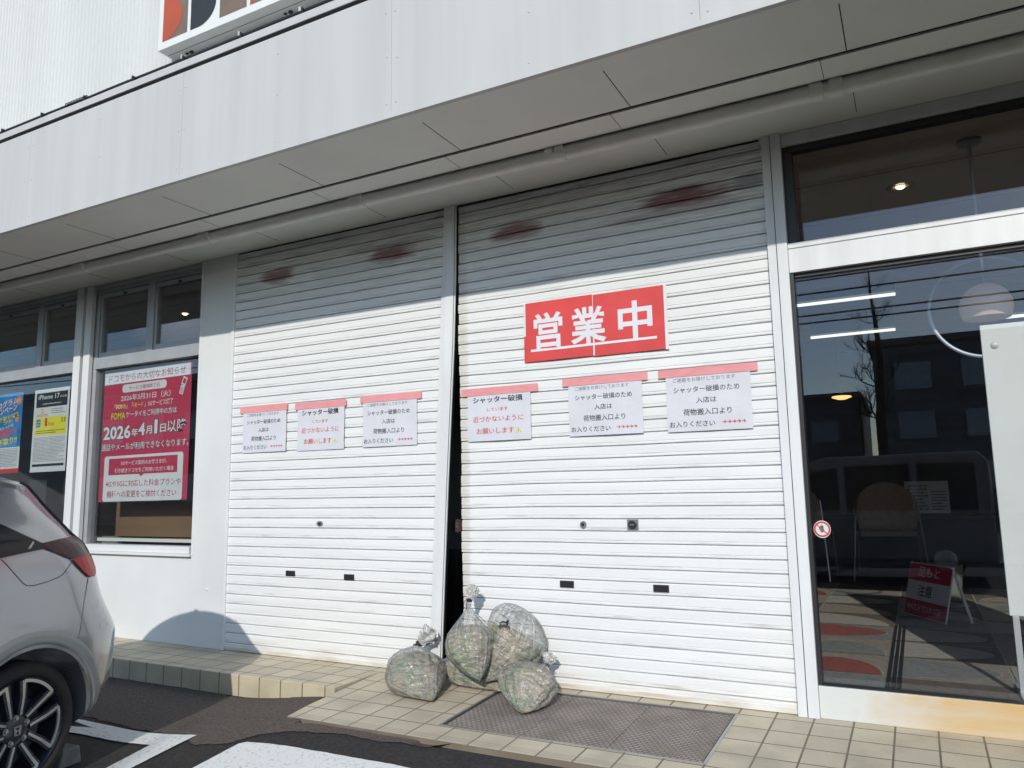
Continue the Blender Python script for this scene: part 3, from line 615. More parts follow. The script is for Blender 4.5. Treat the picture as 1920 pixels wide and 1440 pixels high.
T('1', .345, .41, .405, .10, 5, .03); T('円/月', .44, .60, .435, .04, 5, .012); T('23', .80, .93, .39, .05, 1, .01); s.fine(W_*.1, W_*.92, H_*.455, H_*.505, 2, 1, 2, 8)
s.fine(W_*.06, W_*.95, H_*.12, H_*.42, 18, 2, 1, 9); s.rect(W_*.0+.03, W_*.95, H_*.065, H_*.095, 1, 1)
tag(s.build('poster', [m_pwhite, m_ink, m_greyink, M('poster_cream', (.68, .66, .60), .5, var=0), m_yel, m_redink, m_blue], (px0, .112, pz0), (1, 0, .006)), 'white poster with a black title bar and yellow price band behind the window post', 'poster')
px1, pz0, pz1 = on_y(39, 810, PY).x, on_y(20, 888, PY).z, on_y(25, 738, PY).z; px0 = px1-.62; W_, H_ = px1-px0, pz1-pz0
s = Sheet(W_, H_); s.rect(0, W_, 0, H_, 0, 0); s.rect(W_*.0, W_, H_*.32, H_, 1, .5)
s.text('プログラム', W_*.05, W_*.86, H_*.87, H_*.085, 0, 2, .02, rot=8, outline=4); s.text('キャンペーン', W_*.05, W_*.84, H_*.785, H_*.085, 0, 2, .02, rot=8, outline=4)
s.text('下取り増額', W_*.3, W_*.92, H_*.70, H_*.06, 2, 2, .02, rot=8, outline=3); s.text('実施中！', W_*.42, W_*.72, H_*.64, H_*.045, 2, 2, .02, rot=8, outline=3); s.text('最大12か月', W_*.3, W_*.76, H_*.575, H_*.04, 0, 2, .01, rot=8)
s.ell(W_*.88, H_*.9, .05, .05, 5, 1); s.ell(W_*.86, H_*.66, .035, .03, 5, 1); s.fine(W_*.81, W_*.95, H_*.88, H_*.92, 2, 0, 2, 3)
s.text('000', W_*.25, W_*.70, H_*.50, H_*.105, 4, 2, .04, rot=6, outline=0); s.text('円で', W_*.72, W_*.9, H_*.52, H_*.05, 4, 2, .03, rot=6, outline=0); s.text('下取り!!', W_*.32, W_*.9, H_*.395, H_*.085, 2, 2, .03, rot=6, outline=3)
s.fine(W_*.05, W_*.95, H_*.08, H_*.31, 12, 6, 1, 2); s.rect(0, W_, 0, H_*.055, 4, 1)
tag(s.build('poster', [m_pwhite, m_blue, m_yel, m_ink, m_redink, m_orange, m_greyink], (px0, .112, pz0), (1, 0, .012)), 'bright blue sale poster with red and yellow lettering at the picture edge', 'poster')
# ------------------------------------------------------------------ sign box high on the wall
yf = -.19; p0 = on_y(297, 97, yf); sbx, sbz = p0.x, p0.z
sb = thing('sign_box', 'wall sign box of red, brown and black shapes in white frames above the canopy', 'sign')
MB().box(sbx, 3.1, yf+.004, -.001, sbz, sbz+1.9).box(sbx+.0, 3.1, yf-.006, yf+.003, sbz-.004, sbz+.05).build('cabinet', m_fascia, sb, bevel=.006)
mb = MB().box(sbx+.02, 3.1, yf+.095, yf+.099, sbz-.002, sbz+.01)
mb.build('seam', m_dark, sb)
for px, py in ((355, 98), (540, 23)):
    q = on_z(px, py, sbz); MB().box(q.x-.045, q.x-.015, q.y-.012, q.y+.012, sbz-.012, sbz-.001).build('catch', m_black, sb, bevel=.003); MB().box(q.x+.015, q.x+.05, q.y-.014, q.y+.014, sbz-.02, sbz-.001).build('catch', m_black, sb, bevel=.003)
m_c = [M('panel_white', (.74, .75, .72), .4, var=.02), M('panel_red', (.46, .085, .03), .45, var=.06), M('panel_brown', (.20, .145, .105), .5, var=.1), M('panel_black', (.03, .03, .03), .45, var=.1)]
s = Sheet(8, 1.9); s.rect(0, 8, 0, 1.8, 0, 0); x0 = on_y(306, 80, yf).x-sbx; z0 = on_y(306, 80, yf).z-sbz; cw = on_y(352, 62, yf).x-on_y(306, 80, yf).x; cg = on_y(358, 58, yf).x-on_y(352, 62, yf).x; ch_ = cw*1.3
for j in range(3):
    for i in range(12):
        a = x0+i*(cw+cg); b = z0+j*(ch_+cg); k = (i+2*j) % 4
        if k == 0: s.rect(a, a+cw, b, b+ch_, 2, 1); s.ell(a, b+ch_*.5, cw*.78, ch_*.5, 1, 2, -90, 90)
        elif k == 1: s.rect(a, a+cw*.3, b, b+ch_, 3, 1); s.ell(a+cw*.3, b+ch_*.45, cw*.68, ch_*.45, 3, 2, -90, 90); s.rect(a, a+cw*.3, b+ch_*.5, b+ch_, 3, 2)
        elif k == 2: s.rect(a, a+cw, b, b+ch_, 2, 1); s.ell(a+cw*1, b+ch_, cw*.95, ch_*.5, 3, 2, 180, 270, pie=True)
        else: s.rect(a, a+cw, b, b+ch_, 1, 1); s.ell(a+cw, b, cw*.9, ch_*.9, 2, 2, 90, 180, pie=True)
s.build('face_panel', m_c, (sbx, yf-.0075, sbz), parent=sb, gap=.0015)
# cable along the coping
m_cab = M('cable_black', (.025, .025, .027), .5, var=0)
cb = thing('cable', 'dark cable clipped along the top edge of the canopy', 'cable')
pts = [(-12+.25*i, FY+.01, 4.40+.006*noise.noise(Vector((i*.6, 0, 0)))) for i in range(60)]
MB().tube(pts, .009, 8).build('wire', m_cab, cb, smooth=True); MB().tube([(x, y+.02, z-.004) for x, y, z in pts], .007, 6).build('wire', m_cab, cb, smooth=True)
coil = []
qa = on_y(125, 203, FY+.01).x
for k in range(97): coil.append((qa+.0028*k, FY+.008+.016*math.cos(k*.9), 4.402+.016*math.sin(k*.9)))
MB().tube(coil, .0035, 5).build('coil', m_cab, cb, smooth=True)
for px, py in ((8, 246), (82, 219), (162, 186), (253, 150), (347, 116), (455, 75), (570, 30)):
    q = on_y(px, py, FY+.01); x = q.x
    MB().box(x-.006, x+.006, FY-.014, FY+.04, 4.37, 4.412).hexa([(x+a, FY+.01+b, z) for a in (-.05, -.0) for b in (0, .004) for z in (4.412, 4.42+(a < -.01)*.028)], 1).build('clip', [m_cab, m_fascia], cb)
# ------------------------------------------------------------------ inside the entrance
IZ = .14
m_cp = [M('carpet_taupe', (.38, .325, .255), .95, var=.12, scale=30, bump=.6, bscale=200), M('carpet_red', (.36, .085, .06), .95, var=.12, scale=30), M('carpet_brown', (.17, .135, .10), .95, var=.12, scale=30), M('carpet_cream', (.46, .43, .36), .95, var=.1, scale=30), M('carpet_grey', (.27, .275, .25), .95, var=.12, scale=30)]
mx0, mx1, my0, my1 = -2.2, 2.0, .12, 5.2; s = Sheet(mx1-mx0, my1-my0); s.rect(0, s.w, 0, s.h, 3, 0); cu = .66; rg = random.Random(23)
i = 0
x = -.9-cu*2-mx0
x = (-.245-mx0) % cu-cu
while x < s.w:
    y = -.2
    j = 0
    while y < s.h:
        a, b = max(x+.008, 0), min(x+cu-.008, s.w); c0, c1 = max(y+.008, 0), min(y+cu*.9-.008, s.h)
        if a < b and c0 < c1:
            k = rg.choice((0, 1, 2, 3, 4, 2, 4)); bgc = (0, 2, 0, 4, 2)[k]; fg = (1, 0, 4, 1, 3)[k]
            s.rect(a, b, c0, c1, bgc, 1)
            if a == x+.008 and b == x+cu-.008 and c0 == y+.008 and c1 == y+cu*.9-.008:
                r = (b-a)*.94; ry = (c1-c0)*.94; q = rg.randrange(3)
                if q == 0: s.ell(a, c0, r, ry, 3, 2, 0, 90, pie=True); s.ell(a, c0, r-.012, ry-.012, fg, 3, 0, 90, pie=True)
                elif q == 1: s.ell(a, (c0+c1)/2, r, ry*.5, 3, 2, -90, 90); s.ell(a, (c0+c1)/2, r-.012, ry*.5-.012, fg, 3, -90, 90)
                else: s.ell((a+b)/2, c0, r*.5, ry*.8, 3, 2, 0, 180); s.ell((a+b)/2, c0, r*.5-.012, ry*.8-.012, fg, 3, 0, 180)
        y += cu*.9
    x += cu
tag(s.build('entrance_carpet', m_cp, (mx0, my0, IZ+.004), (1, 0, 0), (0, 1, 0), (0, 0, 1), gap=.002), 'carpet of red, brown and cream curved shapes just inside the glass', 'carpet')
mb = MB()
for k in range(3): mb.box(-.25+.03*k, -.232+.03*k, .15, 2.35, IZ+.006, IZ+.02)
tag(mb.build('floor_rail', m_black), 'dark floor rail running inwards across the carpet', 'floor rail')
# white board on legs
wb = thing('display_board', 'tall white display board on thin legs inside the entrance glass', 'board')
m_board = M('board_white', (.84, .85, .80), .5, var=.04, scale=1.5, bump=.2, bscale=4)
MB().box(.392, 1.5, .30, .325, .57, 2.20).build('panel', m_board, wb, bevel=.004)
m_leg = M('board_leg_metal', (.6, .6, .58), .4, .2, var=.05)
for x in (.405, 1.45):
    MB().box(x, x+.032, .30, .332, IZ, .569).box(x-.002, x+.034, .14, .55, IZ, IZ+.025).build('leg', m_leg, wb, bevel=.003)
MB().lathe([(0, .004), (.018, .003), (.02, 0)], 16, (.455, .30, 2.075), (0, -1, 0)).build('grommet', m_chrome, wb, smooth=True)
# watch-your-step stand
s = Sheet(.60, .46); s.rect(0, .60, 0, .46, 0, 0); s.rect(.008, .592, .305, .452, 1, 1); s.rect(.008, .592, .008, .14, 1, 1)
s.text('足もと', .14, .44, .385, .085, 0, 2, .005); s.text('注意', .17, .37, .225, .10, 2, 2, .008); s.text('WATCH YOUR STEP', .04, .53, .075, .05, 0, 2, .005)
ws = thing('floor_sign', 'red and white folding caution sign standing on the carpet', 'sign')
ux = Vector((.52, -.85, 0)).normalized(); nr = Vector((-.85, -.52, .25)).normalized(); uv = ux.cross(-nr) if ux.cross(-nr).z > 0 else nr.cross(ux)
o0 = Vector((-.20, 3.02, IZ+.02))
s.build('sign_panel', [m_pwhite, m_pred, m_ink], o0, ux, uv, nr, parent=ws, gap=.0015)
bk = Vector((.85, .52, 0))*.24
mb = MB()
mb.hexa([o0+ux*u+uv*v-nr*k for u in (0, .6) for v in (0, .46) for k in (.001, .012)])
t0 = o0+uv*.46
for u in (0, .57): mb.tube([t0+ux*(u+.015), o0+ux*(u+.015)+bk], .012, 6)
mb.build('sign_leg', m_pwhite, ws)
# chairs, bin, desk deep inside
m_ch = M('chair_fabric', (.34, .26, .20), .85, var=.08, scale=20); m_chl = M('chair_tube', (.4, .38, .36), .35, .8, var=0)
def chair(x, y, rz, label):
    r = thing('chair', label, 'chair', 'chairs facing into the dark shop'); k = 1.25
    mb = MB(); n = 14
    for i in range(n):
        for j in range(10):
            def P(a, b):
                u = -.27+.54*a/n; v = b/10; hw = 1-.16*max(0, v-.5)**2*4-.10*max(0, .25-v)*4
                return (u*k*hw, (.05*math.cos(u*4)-.02+.05*v)*-1*k, (.50+.45*v-.06*max(0, v-.55)*(abs(u)/.27)**2*4)*k)
            mb.face([P(i, j), P(i+1, j), P(i+1, j+1), P(i, j+1)])
    o1 = mb.build('backrest', m_ch, r, smooth=True); sm = o1.modifiers.new('solid', 'SOLIDIFY'); sm.thickness = .035
    o2 = MB().box(-.25*k, .25*k, 0, .46*k, .42*k, .47*k).build('seat', m_ch, r, bevel=.02)
    parts = [o1, o2]
    for sx in (-1, 1):
        parts.append(MB().tube([(sx*.29*k, .5*k, 0), (sx*.28*k, .44*k, .45*k)], .012, 8).build('leg', m_chl, r, smooth=True))
        parts.append(MB().tube([(sx*.33*k, -.1*k, 0), (sx*.29*k, -.03*k, .5*k), (sx*.27*k, -.01*k, .78*k)], .012, 8).build('leg', m_chl, r, smooth=True))
    r.location = (x, y, IZ); r.rotation_euler = (0, 0, rz); return r
chair(-.36, 5.65, .05, 'brown chair seen whole through the entrance glass'); chair(-1.42, 5.5, -.1, 'brown chair half hidden behind the white guide post')
mb = MB().lathe([(0, 0), (.13, 0), (.165, .34), (.155, .34), (.125, .02), (0, .02)], 24, (.18, 4.3, IZ)); tag(mb.build('waste_bin', M('bin_green', (.20, .22, .18), .5, var=.05), smooth=True), 'grey green waste bin behind the folding caution sign', 'bin')
dk = thing('desk', 'dark desk with papers behind the chairs in the shop', 'desk')
MB().box(-1.6, 1.6, 6.5, 7.1, .85, .89).build('desk_top', M('desk_wood', (.12, .09, .07), .5, var=.1), dk); MB().box(-1.55, 1.55, 6.55, 6.58, IZ, .849).build('front_panel', m_infloor, dk)
s = Sheet(.5, .42); s.rect(0, .5, 0, .42, 0, 0); s.fine(.03, .26, .03, .38, 8, 1, 1, 20); s.fine(.3, .47, .03, .3, 7, 1, 1, 21)
tag(s.build('paper_sheet', [m_pwhite, m_greyink], (-.15, 6.45, .92), (1, 0, 0), (0, .25, 1), (0, -1, .2)), 'printed sheet propped on the dark desk inside', 'paper')
# lamps
m_tube = M('tube_light', (.9, .92, .9), .5, var=0, emit=(.95, 1, .88, 1.0)); m_globe = M('lamp_globe', (.62, .50, .45), .4, var=.03, emit=(1, .72, .6, .05)); m_orl = M('amber_lamp', (.8, .4, .1), .5, var=0, emit=(1, .55, .2, 1.5)); m_dl = M('downlight_bulb', (.9, .8, .6), .4, var=0, emit=(1, .78, .42, 6))
def lamp(pxa, pxb, y, label, z=None):
    a, b = on_y(*pxa, y), on_y(*pxb, y); zz = (a.z+b.z)/2
    r = thing('ceiling_light', label, 'ceiling light', 'tube lights in the shop')
    MB().tube([(a.x, y, zz), (b.x, y, zz)], .017, 8).build('tube', m_tube, r); MB().box(a.x, b.x, y-.05, y+.05, zz+.03, 3.45 if zz < 3.4 else zz+.05).build('housing', m_inwall, r)
lamp((1440, 578), (1679, 553), 4.2, 'longer and higher tube light seen through the entrance glass')
lamp((1520, 632), (1679, 619), 5.6, 'shorter and lower tube light seen through the entrance glass')
lamp((1886, 596), (1990, 583), 5.0, 'tube light by the globe lamp at the picture edge')
q = on_y(1849, 575, .62)
pl = thing('pendant_lamp', 'pendant globe lamp in a thin ring hanging inside the entrance', 'lamp')
R_ = .145
MB().lathe([(0, R_)]+[(R_*math.sin(rad(a)), R_*math.cos(rad(a))) for a in range(8, 118, 8)]+[(R_*.88, -R_*.5), (R_*.55, -R_*.52), (0, -R_*.52)], 32, q).build('globe', m_globe, pl, smooth=True)
MB().tube([(q.x, q.y, q.z+R_), (q.x, q.y, 3.45)], .01, 8).lathe([(0, -.0), (.07, 0), (.07, .02)], 20, (q.x, q.y, 3.428)).build('stem', m_chrome, pl, smooth=True)
rp_ = [(q.x+.31*math.sin(2*math.pi*k/64), q.y, q.z+.31*math.cos(2*math.pi*k/64)) for k in range(65)]
MB().tube(rp_, .012, 8, cap=False).build('ring', M('ring_metal', (.45, .5, .58), .4, .3, var=0), pl, smooth=True)
q = on_y(1578, 745, 6.6); pl = thing('pendant_lamp', 'small amber disc lamp glowing deep in the shop', 'lamp')
MB().lathe([(0, .02), (.12, .015), (.13, 0), (.05, -.03), (0, -.03)], 24, q).build('shade', m_orl, pl, smooth=True); MB().tube([(q.x, q.y, q.z+.02), (q.x, q.y, 3.45)], .006, 6).build('stem', m_chrome, pl)
for px, py, lab in ((1688, 350, 'recessed downlight with a bright bulb above the entrance'), (347, 588, 'small recessed downlight seen through the window by the pillar')):
    q = on_z(px, py, 3.45); r = thing('downlight', lab, 'downlight')
    MB().lathe([(.075, -.002), (.092, -.006), (.095, 0)], 28, (q.x, q.y, 3.449)).lathe([(.075, -.003), (.06, .0)], 28, (q.x, q.y, 3.449)).build('trim_ring', m_chrome, r, smooth=True)
    MB().lathe([(0, -.014), (.02, -.012), (.03, -.002)], 16, (q.x, q.y, 3.448)).build('bulb', m_dl, r, smooth=True)
#CAR>>
# ------------------------------------------------------------------ parked car (rear end to the shop)
ca = rad(11); crear = Vector((-math.sin(ca), math.cos(ca), 0)); cleft = Vector((math.cos(ca), math.sin(ca), 0)); cup = Vector((0, 0, 1))
CK = 1.04; WC = CAM+ray(37.5, 1371)*3.71*CK
def cw(s_, l_, h_): return WC+(crear*s_+cleft*l_+cup*h_)*CK
m_car = M('car_paint_silver', (.31, .32, .34), .22, .6, var=.015, scale=3, coat=1)
m_clad = M('arch_cladding', (.25, .26, .255), .45, .2, var=.04)
m_carglass = M('car_glass', (.012, .012, .014), .12, var=0, spec=.3)
m_lampd = M('lamp_smoked_red', (.035, .004, .006), .2, var=0, spec=.3); m_lampr = M('lamp_red', (.48, .012, .010), .25, var=.1, scale=20, stretch=(1, 1, 6), spec=.2)
m_tyre = M('tyre_rubber', (.028, .024, .022), .85, var=.15, scale=30, bump=.4, bscale=60)
m_rimd = M('rim_dark', (.035, .04, .05), .35, .4, var=0, coat=.5); m_rims = M('rim_machined', (.62, .63, .61), .28, .75, var=.03)
car = thing('parked_car', 'silver hatchback parked tail first at the left edge, rear wheel and tail lamp showing', 'car')
slices = [(-.14, .30, -3.25, .10, .22), (-.08, .40, -3.36, .04, .25), (-.02, .52, -3.42, .012, .28), (.05, .63, -3.45, .004, .32), (.125, .685, -3.48, 0, .36), (.25, .705, -3.5, -.006, .38), (.37, .71, -3.5, -.010, .38), (.42, .695, -3.49, -.008, .38), (.50, .64, -3.47, -.002, .37), (.58, .595, -3.42, .006, .36), (.68, .565, -3.30, .018, .36), (.74, .555, -3.05, .03, .36), (.80, .555, -2.65, .045, .37), (.866, .565, -2.42, .07, .40), (.92, .535, -2.28, .088, .45), (1.0, .51, -2.05, .12, .50), (1.067, .485, -1.84, .15, .55), (1.13, .465, -1.62, .18, .58), (1.185, .45, -1.40, .215, .60), (1.215, .43, -1.18, .26, .60), (1.235, .38, -1.0, .33, .58), (1.25, .26, -.85, .45, .45), (1.257, .10, -.80, .58, .30), (1.264, .0, -.72, .72, .12)]
WD = 1.78; L0 = .045
bm = bmesh.new(); rings = []
def outline(sr, sf, ins, rc):
    l1 = L0-ins; l0 = L0-WD+ins; pts = []
    rcs = min(rc, (l1-l0)/2-.01, (sr-sf)/2-.01); rx = rcs*1.15
    # rear left corner, rear right, front right, front left; gentle bow of sides
    for k in range(13):
        a = rad(90*k/12); pts.append((sr-rx+rx*math.sin(a), l1-rcs+rcs*math.cos(a)))
    for k in range(1, 8): pts.append((sr+.035*math.sin(math.pi*k/8), l1-rcs+(l0-l1+2*rcs)*k/8))
    for k in range(13):
        a = rad(90*k/12); pts.append((sr-rx+rx*math.cos(a), l0+rcs-rcs*math.sin(a)))
    for k in range(1, 40): pts.append((sr-rx+(sf+rx-sr+rx)*k/40, l0))
    for k in range(13):
        a = rad(90*k/12); pts.append((sf+rx-rx*math.sin(a), l0+rcs-rcs*math.cos(a)))
    for k in range(1, 8): pts.append((sf, l0+rcs+(l1-l0-2*rcs)*k/8))
    for k in range(13):
        a = rad(90*k/12); pts.append((sf+rx-rx*math.cos(a), l1-rcs+rcs*math.sin(a)))
    for k in range(1, 40): pts.append((sf+rx+(sr-rx-sf-rx)*k/40, l1))
    return pts
fine = []
for a, b in zip(slices[:-1], slices[1:]):
    n = 3
    for k in range(n): fine.append(tuple(a[i]+(b[i]-a[i])*k/n for i in range(5)))
fine.append(slices[-1])
# smooth the stack a little so that no slice shows as a crease
for _ in range(3): fine = [fine[0]]+[(f[0],)+tuple((p[i]+2*f[i]+q[i])/4 for i in range(1, 5)) for p, f, q in zip(fine[:-2], fine[1:-1], fine[2:])]+[fine[-1]]
for h_, sr, sf, ins, rc in fine: rings.append([bm.verts.new(cw(s_, l_, h_)) for s_, l_ in outline(sr+.045*max(0, min(1, (1.0-h_)/.3)), sf, ins, rc)])
for r0_, r1_ in zip(rings[:-1], rings[1:]):
    n = len(r0_)
    for k in range(n): bm.faces.new((r0_[k], r0_[(k+1) % n], r1_[(k+1) % n], r1_[k]))
bm.faces.new(rings[-1]); bm.faces.new(list(reversed(rings[0]))); bmesh.ops.recalc_face_normals(bm, faces=bm.faces)
bvh = BVHTree.FromBMesh(bm)
me = bpy.data.meshes.new('body'); bm.to_mesh(me); bm.free(); me.materials.append(m_car)
body = bpy.data.objects.new('body', me); C.objects.link(body); body.parent = car
cut = MB()
for s_ in (0, -2.62):
    for la, lb in ((-.27, .3), (-WD+.06-.24, -WD+.33)):
        cut.lathe([(0, la), (.402, la), (.402, lb), (0, lb)], 40, tuple(cw(s_, 0, .0)), cleft)
cut.keepn = False
cutter = cut.build('cutter', m_black); bmo = body.modifiers.new('arches', 'BOOLEAN'); bmo.object = cutter; bmo.operation = 'DIFFERENCE'; bmo.solver = 'EXACT'
dg = bpy.context.evaluated_depsgraph_get(); me2 = bpy.data.meshes.new_from_object(body.evaluated_get(dg)); body.modifiers.clear(); body.data = me2
bpy.data.objects.remove(cutter)
if not me2.materials: me2.materials.append(m_car)
for p in me2.polygons:
    p.use_smooth = True
try: me2.set_sharp_from_angle(angle=rad(38))
except Exception: pass
body.name = 'body'; me2.name = 'body'
def hit(px, py):
    d = ray(px, py); h_ = bvh.ray_cast(CAM, d.normalized())
    if h_[0] is None: h_ = min((bvh.find_nearest(CAM+d*(3.4+.05*k)) for k in range(34)), key=lambda r: r[3])
    return h_[0], h_[1]
def patch(name, poly, mat, off=.004, parent=body, sub=7):
    bm = bmesh.new(); bm.faces.new([bm.verts.new((x, -y, 0)) for x, y in poly]); bmesh.ops.triangulate(bm, faces=bm.faces)
    for _ in range(sub):
        lg = [e for e in bm.edges if e.calc_length() > 3.5]
        if not lg: break
        bmesh.ops.subdivide_edges(bm, edges=lg, cuts=1); bmesh.ops.triangulate(bm, faces=[f for f in bm.faces if len(f.verts) > 3])
    for v in bm.verts:
        c_, n_ = hit(v.co.x, -v.co.y); v.co = c_+n_*off-ray(v.co.x, -v.co.y)*.002
    bmesh.ops.recalc_face_normals(bm, faces=bm.faces)
    me = bpy.data.meshes.new(name); bm.to_mesh(me); bm.free(); me.materials.append(mat)
    for p in me.polygons: p.use_smooth = True
    o = bpy.data.objects.new(name, me); C.objects.link(o); o.parent = parent; return o
z1 = lambda x, y: (x/4.8, 880+y/4.8)
z2 = lambda x, y: (x/4.8, 1140+y/4.8)
patch('side_window', [z1(-160, 420), z1(0, 495), z1(370, 665), z1(400, 712), z1(0, 800), z1(-160, 830)], m_carglass, .006)
tl = patch('tail_light', [z1(370, 668), z1(655, 606), z1(800, 690), z1(822, 752), z1(640, 812), z1(400, 712)], m_lampd, .007, car)
patch('lens', [z1(640, 815), z1(822, 755), z1(836, 830), z1(850, 935), z1(835, 968), z1(795, 970), z1(740, 925), z1(690, 870)], m_lampr, .010, tl)
patch('side_window', [z1(240, 722), z1(285, 652), z1(300, 660), z1(268, 716)], m_chrome, .008)
def seam(pts, r=.0022, name='panel_gap', n=10):
    P = []
    for a, b in zip(pts[:-1], pts[1:]):
        for k in range(n):
            c_, n_ = hit(a[0]+(b[0]-a[0])*k/n, a[1]+(b[1]-a[1])*k/n); P.append(c_+n_*.0005)
    c_, n_ = hit(*pts[-1]); P.append(c_)
    MB().tube(P, r, 6).build(name, m_black, body)
seam([z1(10, 810), z1(60, 860), z1(120, 930), z1(200, 1020), z1(240, 1048), z1(300, 1047), z1(430, 1010), z1(530, 970), z1(570, 940), z1(600, 900), z1(645, 840)])
seam([z1(792, 980), z1(780, 1050), z1(755, 1200), z1(722, 1440), z2(712, 238)])
seam([z2(712, 238), z2(690, 300), z2(648, 395)], .0015)
# spoiler and hatch edge along the rear of the roof
P = []
for h_, sr, sf, ins, rc in fine:
    if h_ >= .86 and h_ <= 1.222: q_ = bvh.find_nearest(cw(sr-rc*.30+.012, L0-ins-rc*.27+.012, h_)); P.append(q_[0]+q_[1]*.002)
MB().tube(P, .008, 8).build('hatch_edge', m_carglass, car, smooth=True)
rw = MB()
def rear_edge(f_): return [cw(s_+.006, l_, f_[0]) for s_, l_ in outline(f_[1]+.045*max(0, min(1, (1.0-f_[0])/.3)), *f_[2:])[7:26]]
for fa, fb in zip(fine[:-1], fine[1:]):
    if .9 <= fa[0] and fb[0] <= 1.19:
        A_, B_ = rear_edge(fa), rear_edge(fb)
        for k in range(len(A_)-1): rw.face([A_[k], A_[k+1], B_[k+1], B_[k]])
rw.build('rear_window', m_carglass, car, smooth=True)
# wheel arch cladding following the body
for ws in (0, -2.62):
    mb = MB(); A = [rad(-14+4*k) for k in range(51)]
    grid = []
    for a in A:
        row = []
        for r_ in (.403, .41, .42, .44, .455, .468):
            p = cw(ws+r_*math.cos(a), .8, r_*math.sin(a)); h_ = bvh.ray_cast(p, -cleft)
            q = h_[0] if h_[0] is not None else cw(ws+r_*math.cos(a), 0, r_*math.sin(a))
            row.append(q+cleft*(.011 if .405 < r_ < .466 else .001))
        grid.append(row)
    for i in range(len(A)-1):
        for j in range(5): mb.face([grid[i][j], grid[i+1][j], grid[i+1][j+1], grid[i][j+1]])
    mb.build('arch_cladding', m_clad, body, smooth=60)
# wheels
def wheel(s_, lout):
    sg = 1 if lout > -.5 else -1; ax = cleft*sg; o = cw(s_, lout, 0); r = bpy.data.objects.new('wheel', None)
    t = MB().lathe([(.262, -.012), (.268, .0), (.29, .006), (.318, .0), (.331, -.02), (.336, -.05), (.337, -.12), (.336, -.17), (.325, -.21), (.26, -.22)], 64, o, ax)
    w_ = t.build('wheel', m_tyre, car, smooth=50)
    MB().lathe([(.262, -.012), (.256, -.004), (.250, -.012), (.246, -.06), (.235, -.15), (.0, -.16)], 64, o, ax).lathe([(0, -.055), (.16, -.06), (.16, -.11)], 40, o, ax).build('rim', m_rimd, w_, smooth=40)
    e1 = crear*sg; e2 = cup
    def P(r_, a, d): return o+e1*(r_*math.cos(a))+e2*(r_*math.sin(a))+ax*d
    sp = MB(); sv = MB()
    for k in range(5):
        a0_ = rad(62+72*k)
        for side in (-1, 1):
            ai, ao = a0_+side*rad(15), a0_+side*rad(24)
            # dark spoke body and its machined edge
            def bar(mb, w0, w1, d0, d1, th):
                q = []
                for r_, a, wd, d in ((.075, ai, w0, d0), (.165, a0_+side*rad(21), (w0+w1)/2, (d0+d1)/2+.004), (.243, ao, w1, d1)):
                    tn = -e1*math.sin(a)+e2*math.cos(a)
                    q.append([P(r_, a, d)+tn*wd, P(r_, a, d)-tn*wd, P(r_, a, d-th)-tn*wd, P(r_, a, d-th)+tn*wd])
                for u, v in zip(q[:-1], q[1:]):
                    for j in range(4): mb.face([u[j], u[(j+1) % 4], v[(j+1) % 4], v[j]])
                mb.face(q[0]); mb.face(q[-1])
            bar(sp, .017, .022, -.022, -.016, .04); bar(sv, .0055, .0085, -.019, -.0125, .006)
        n = 10
        for j in range(n):
            a, b = a0_-rad(24)+rad(48)*j/n, a0_-rad(24)+rad(48)*(j+1)/n
            sv.hexa([P(r_, x, d) for r_ in (.232, .248) for x in (a, b) for d in (-.018, -.010)])
    sp.lathe([(0, -.02), (.05, -.022), (.078, -.03), (.082, -.06)], 32, o, ax)
    sp.build('spoke', m_rimd, w_, smooth=30); sv.build('spoke_edge', m_rims, w_)
    for k in range(5):
        a = rad(98+72*k); c_ = P(.062, a, -.022); MB().lathe([(0, .012), (.009, .010), (.011, 0), (.016, .0)], 12, c_, ax).build('wheel_nut', m_chrome, w_, smooth=True)
    hb = MB(); f = .020
    def quad(pts): hb.hexa([o+e1*x+e2*y+ax*d for x, y in pts for d in (-.019, -.0145)])
    def B(x0_, y0_, x1_, y1_, wd):
        dx, dy = x1_-x0_, y1_-y0_; l_ = math.hypot(dx, dy); nx, ny = -dy/l_*wd, dx/l_*wd
        quad([(x0_+nx, y0_+ny), (x0_-nx, y0_-ny), (x1_+nx, y1_+ny), (x1_-nx, y1_-ny)])
    B(-.009, -.013, -.013, .014, .0028); B(.009, -.013, .013, .014, .0028); B(-.011, 0, .011, 0, .0025)
    for a, b in (((-.02, .02), (.02, .02)), ((.02, .02), (.015, -.02)), ((.015, -.02), (-.015, -.02)), ((-.015, -.02), (-.02, .02))): B(*a, *b, .0015)
    hb.build('emblem', m_rims, w_)
    return w_
for s_ in (0, -2.62):
    for lo_ in (0, -WD+.06): wheel(s_, lo_)
MB().hexa([cw(s_, l_, h_) for s_ in (-3.0, .45) for l_ in (-.3, -1.45) for h_ in (-.16, .1)]).build('underbody', m_black, car)
for l_ in (.14, -WD-.08): MB().hexa([cw(s_, l_+d, h_) for s_ in (-2.05, -1.93) for d in (-.1, .1) for h_ in (.68, .82)]).build('wing_mirror', m_car, car, bevel=.03)
q = ground_hit(133, 1437); wsx = MB()
wsx.hexa([Vector((q.x, q.y, q.z))+Vector((-.995, -.09, 0))*u+Vector((-.09, .995, 0))*v*(1-.25*(h_ > 0))+cup*h_ for u in (0, .6) for v in (-.07, .07) for h_ in (0, .1)])
tag(wsx.build('wheel_stop', m_conc, bevel=.012), 'low concrete wheel stop behind the tyre of the silver car', 'wheel stop')
